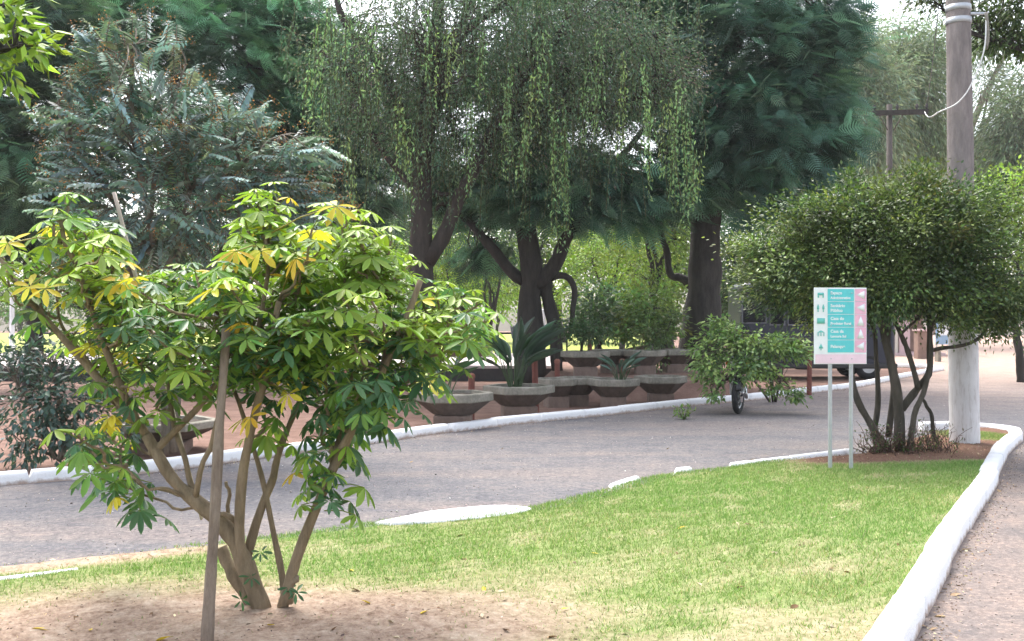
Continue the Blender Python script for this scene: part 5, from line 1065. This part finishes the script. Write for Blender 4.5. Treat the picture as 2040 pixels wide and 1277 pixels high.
# ------------------------------------------------------------------ 13. fallen leaves on the lawn
M_fallen = leafmat("fallen_leaf", .15, .6, .25)
def leaf_mesh(col, curl, n=1):
    mb_ = MB(); place(mb_, T_leaflet(curl, .25), A([[0, -.5, 0]]), A([0, 1, 0]), A([0, 0, 1]), 1., .42, A(col)); o = mb_.build("fallen_leaf", M_fallen, None, True); return o
KINDS = {"yellow": (leaf_mesh((.62, .45, .05), .25), "yellow fallen leaf lying on the bare soil or thin grass", "yellow leaves fallen on the ground"),
         "brown": (leaf_mesh((.16, .085, .04), .45), "dry brown curled leaf lying on the lawn", "brown leaves fallen on the ground"),
         "litter": (leaf_mesh((.36, .25, .15), .4), "dry tan leaf lying on the road or path surface", "dry leaves on the road and path"),
         "pale": (leaf_mesh((.55, .45, .32), .35), "small pale dry leaf lying on the lawn", "pale dry leaves fallen on the ground")}
used = set()
def fallen(kind, px, py, L_, label=None):
    o0, lab, grp = KINDS[kind]
    o = o0 if kind not in used else o0.copy()
    if kind in used: COL.objects.link(o)
    used.add(kind); p = G(px, py, .095); p[2] = float(hgt(p[0], p[1])) + .014 if XL(p[1]) < p[0] < XR(p[1]) else .02
    o.location = tuple(p); o.scale = (L_, L_, L_ * rng.uniform(.7, 1.3)); o.rotation_euler = (rng.normal(.1, .15), rng.normal(0, .25), rng.uniform(0, 6.28)); tag(o, label or lab, "leaf", grp)
for px, py, L_, lab in ((80, 1250, .085, "large yellow leaf on bare soil at the bottom left corner"), (325, 1270, .07, "yellow leaf just left of the wooden stake's foot"), (700, 1135, .06, None), (730, 1202, .055, None), (845, 1222, .06, None), (963, 1175, .06, None), (1125, 1213, .055, None), (180, 1255, .04, None), (540, 1245, .05, None), (1185, 1100, .05, None)): fallen("yellow", px, py, L_, lab)
fallen("yellow", 1356, 1050, .07, "orange leaf alone in the middle of the green lawn")
for px, py, L_, lab in ((155, 1230, .09, "broad dark brown leaf on bare soil left of the wooden stake"), (218, 1220, .07, None), (775, 1152, .07, None), (710, 1176, .06, None), (925, 1112, .06, None), (915, 1065, .06, None), (1490, 1043, .05, None), (1518, 1040, .05, None), (1690, 1138, .06, None), (1475, 1165, .06, None), (1585, 1208, .07, None), (1655, 1132, .05, None), (1100, 1265, .06, None), (1010, 1255, .05, None), (660, 1255, .06, None), (300, 1222, .06, None), (1730, 985, .04, None), (1350, 1100, .05, None), (1790, 1085, .05, None)): fallen("brown", px, py, L_, lab)
for px, py, L_, lab in ((870, 1158, .07, None), (675, 1178, .05, None), (780, 1240, .06, None), (790, 1270, .05, None), (1545, 1102, .06, None), (1730, 970, .06, None), (1580, 940, .05, None), (1470, 1042, .05, None), (960, 1228, .05, None), (1000, 1180, .05, None), (1560, 975, .05, None), (1395, 1160, .04, None), (1660, 1030, .04, None)): fallen("pale", px, py, L_, lab)
for px, py in ((1870, 1195), (1905, 1155), (1835, 1215), (1860, 1220), (1925, 1070), (1990, 960), (1890, 1090), (1880, 1125), (1500, 900), (1330, 880), (820, 905), (1000, 880), (1640, 905), (300, 1110)): fallen("litter", px, py, rng.uniform(.05, .08))

# ------------------------------------------------------------------ 14. thin bright air over the whole place
bm = bmesh.new(); rbox(bm, -165, 165, -25, 155, -1.2, 30, 0); M_haze = bpy.data.materials.new("thin_haze"); M_haze.use_nodes = True
N_ = M_haze.node_tree.nodes; N_.clear(); pv = N_.new("ShaderNodeVolumePrincipled"); ou = N_.new("ShaderNodeOutputMaterial"); M_haze.node_tree.links.new(pv.outputs[0], ou.inputs['Volume'])
pv.inputs['Color'].default_value = (.93, .96, 1, 1); pv.inputs['Density'].default_value = .0004; pv.inputs['Anisotropy'].default_value = .2
tag(from_bm("haze", bm, M_haze), "thin pale haze over the whole place", kind='stuff')
S.cycles.volume_bounces = 1
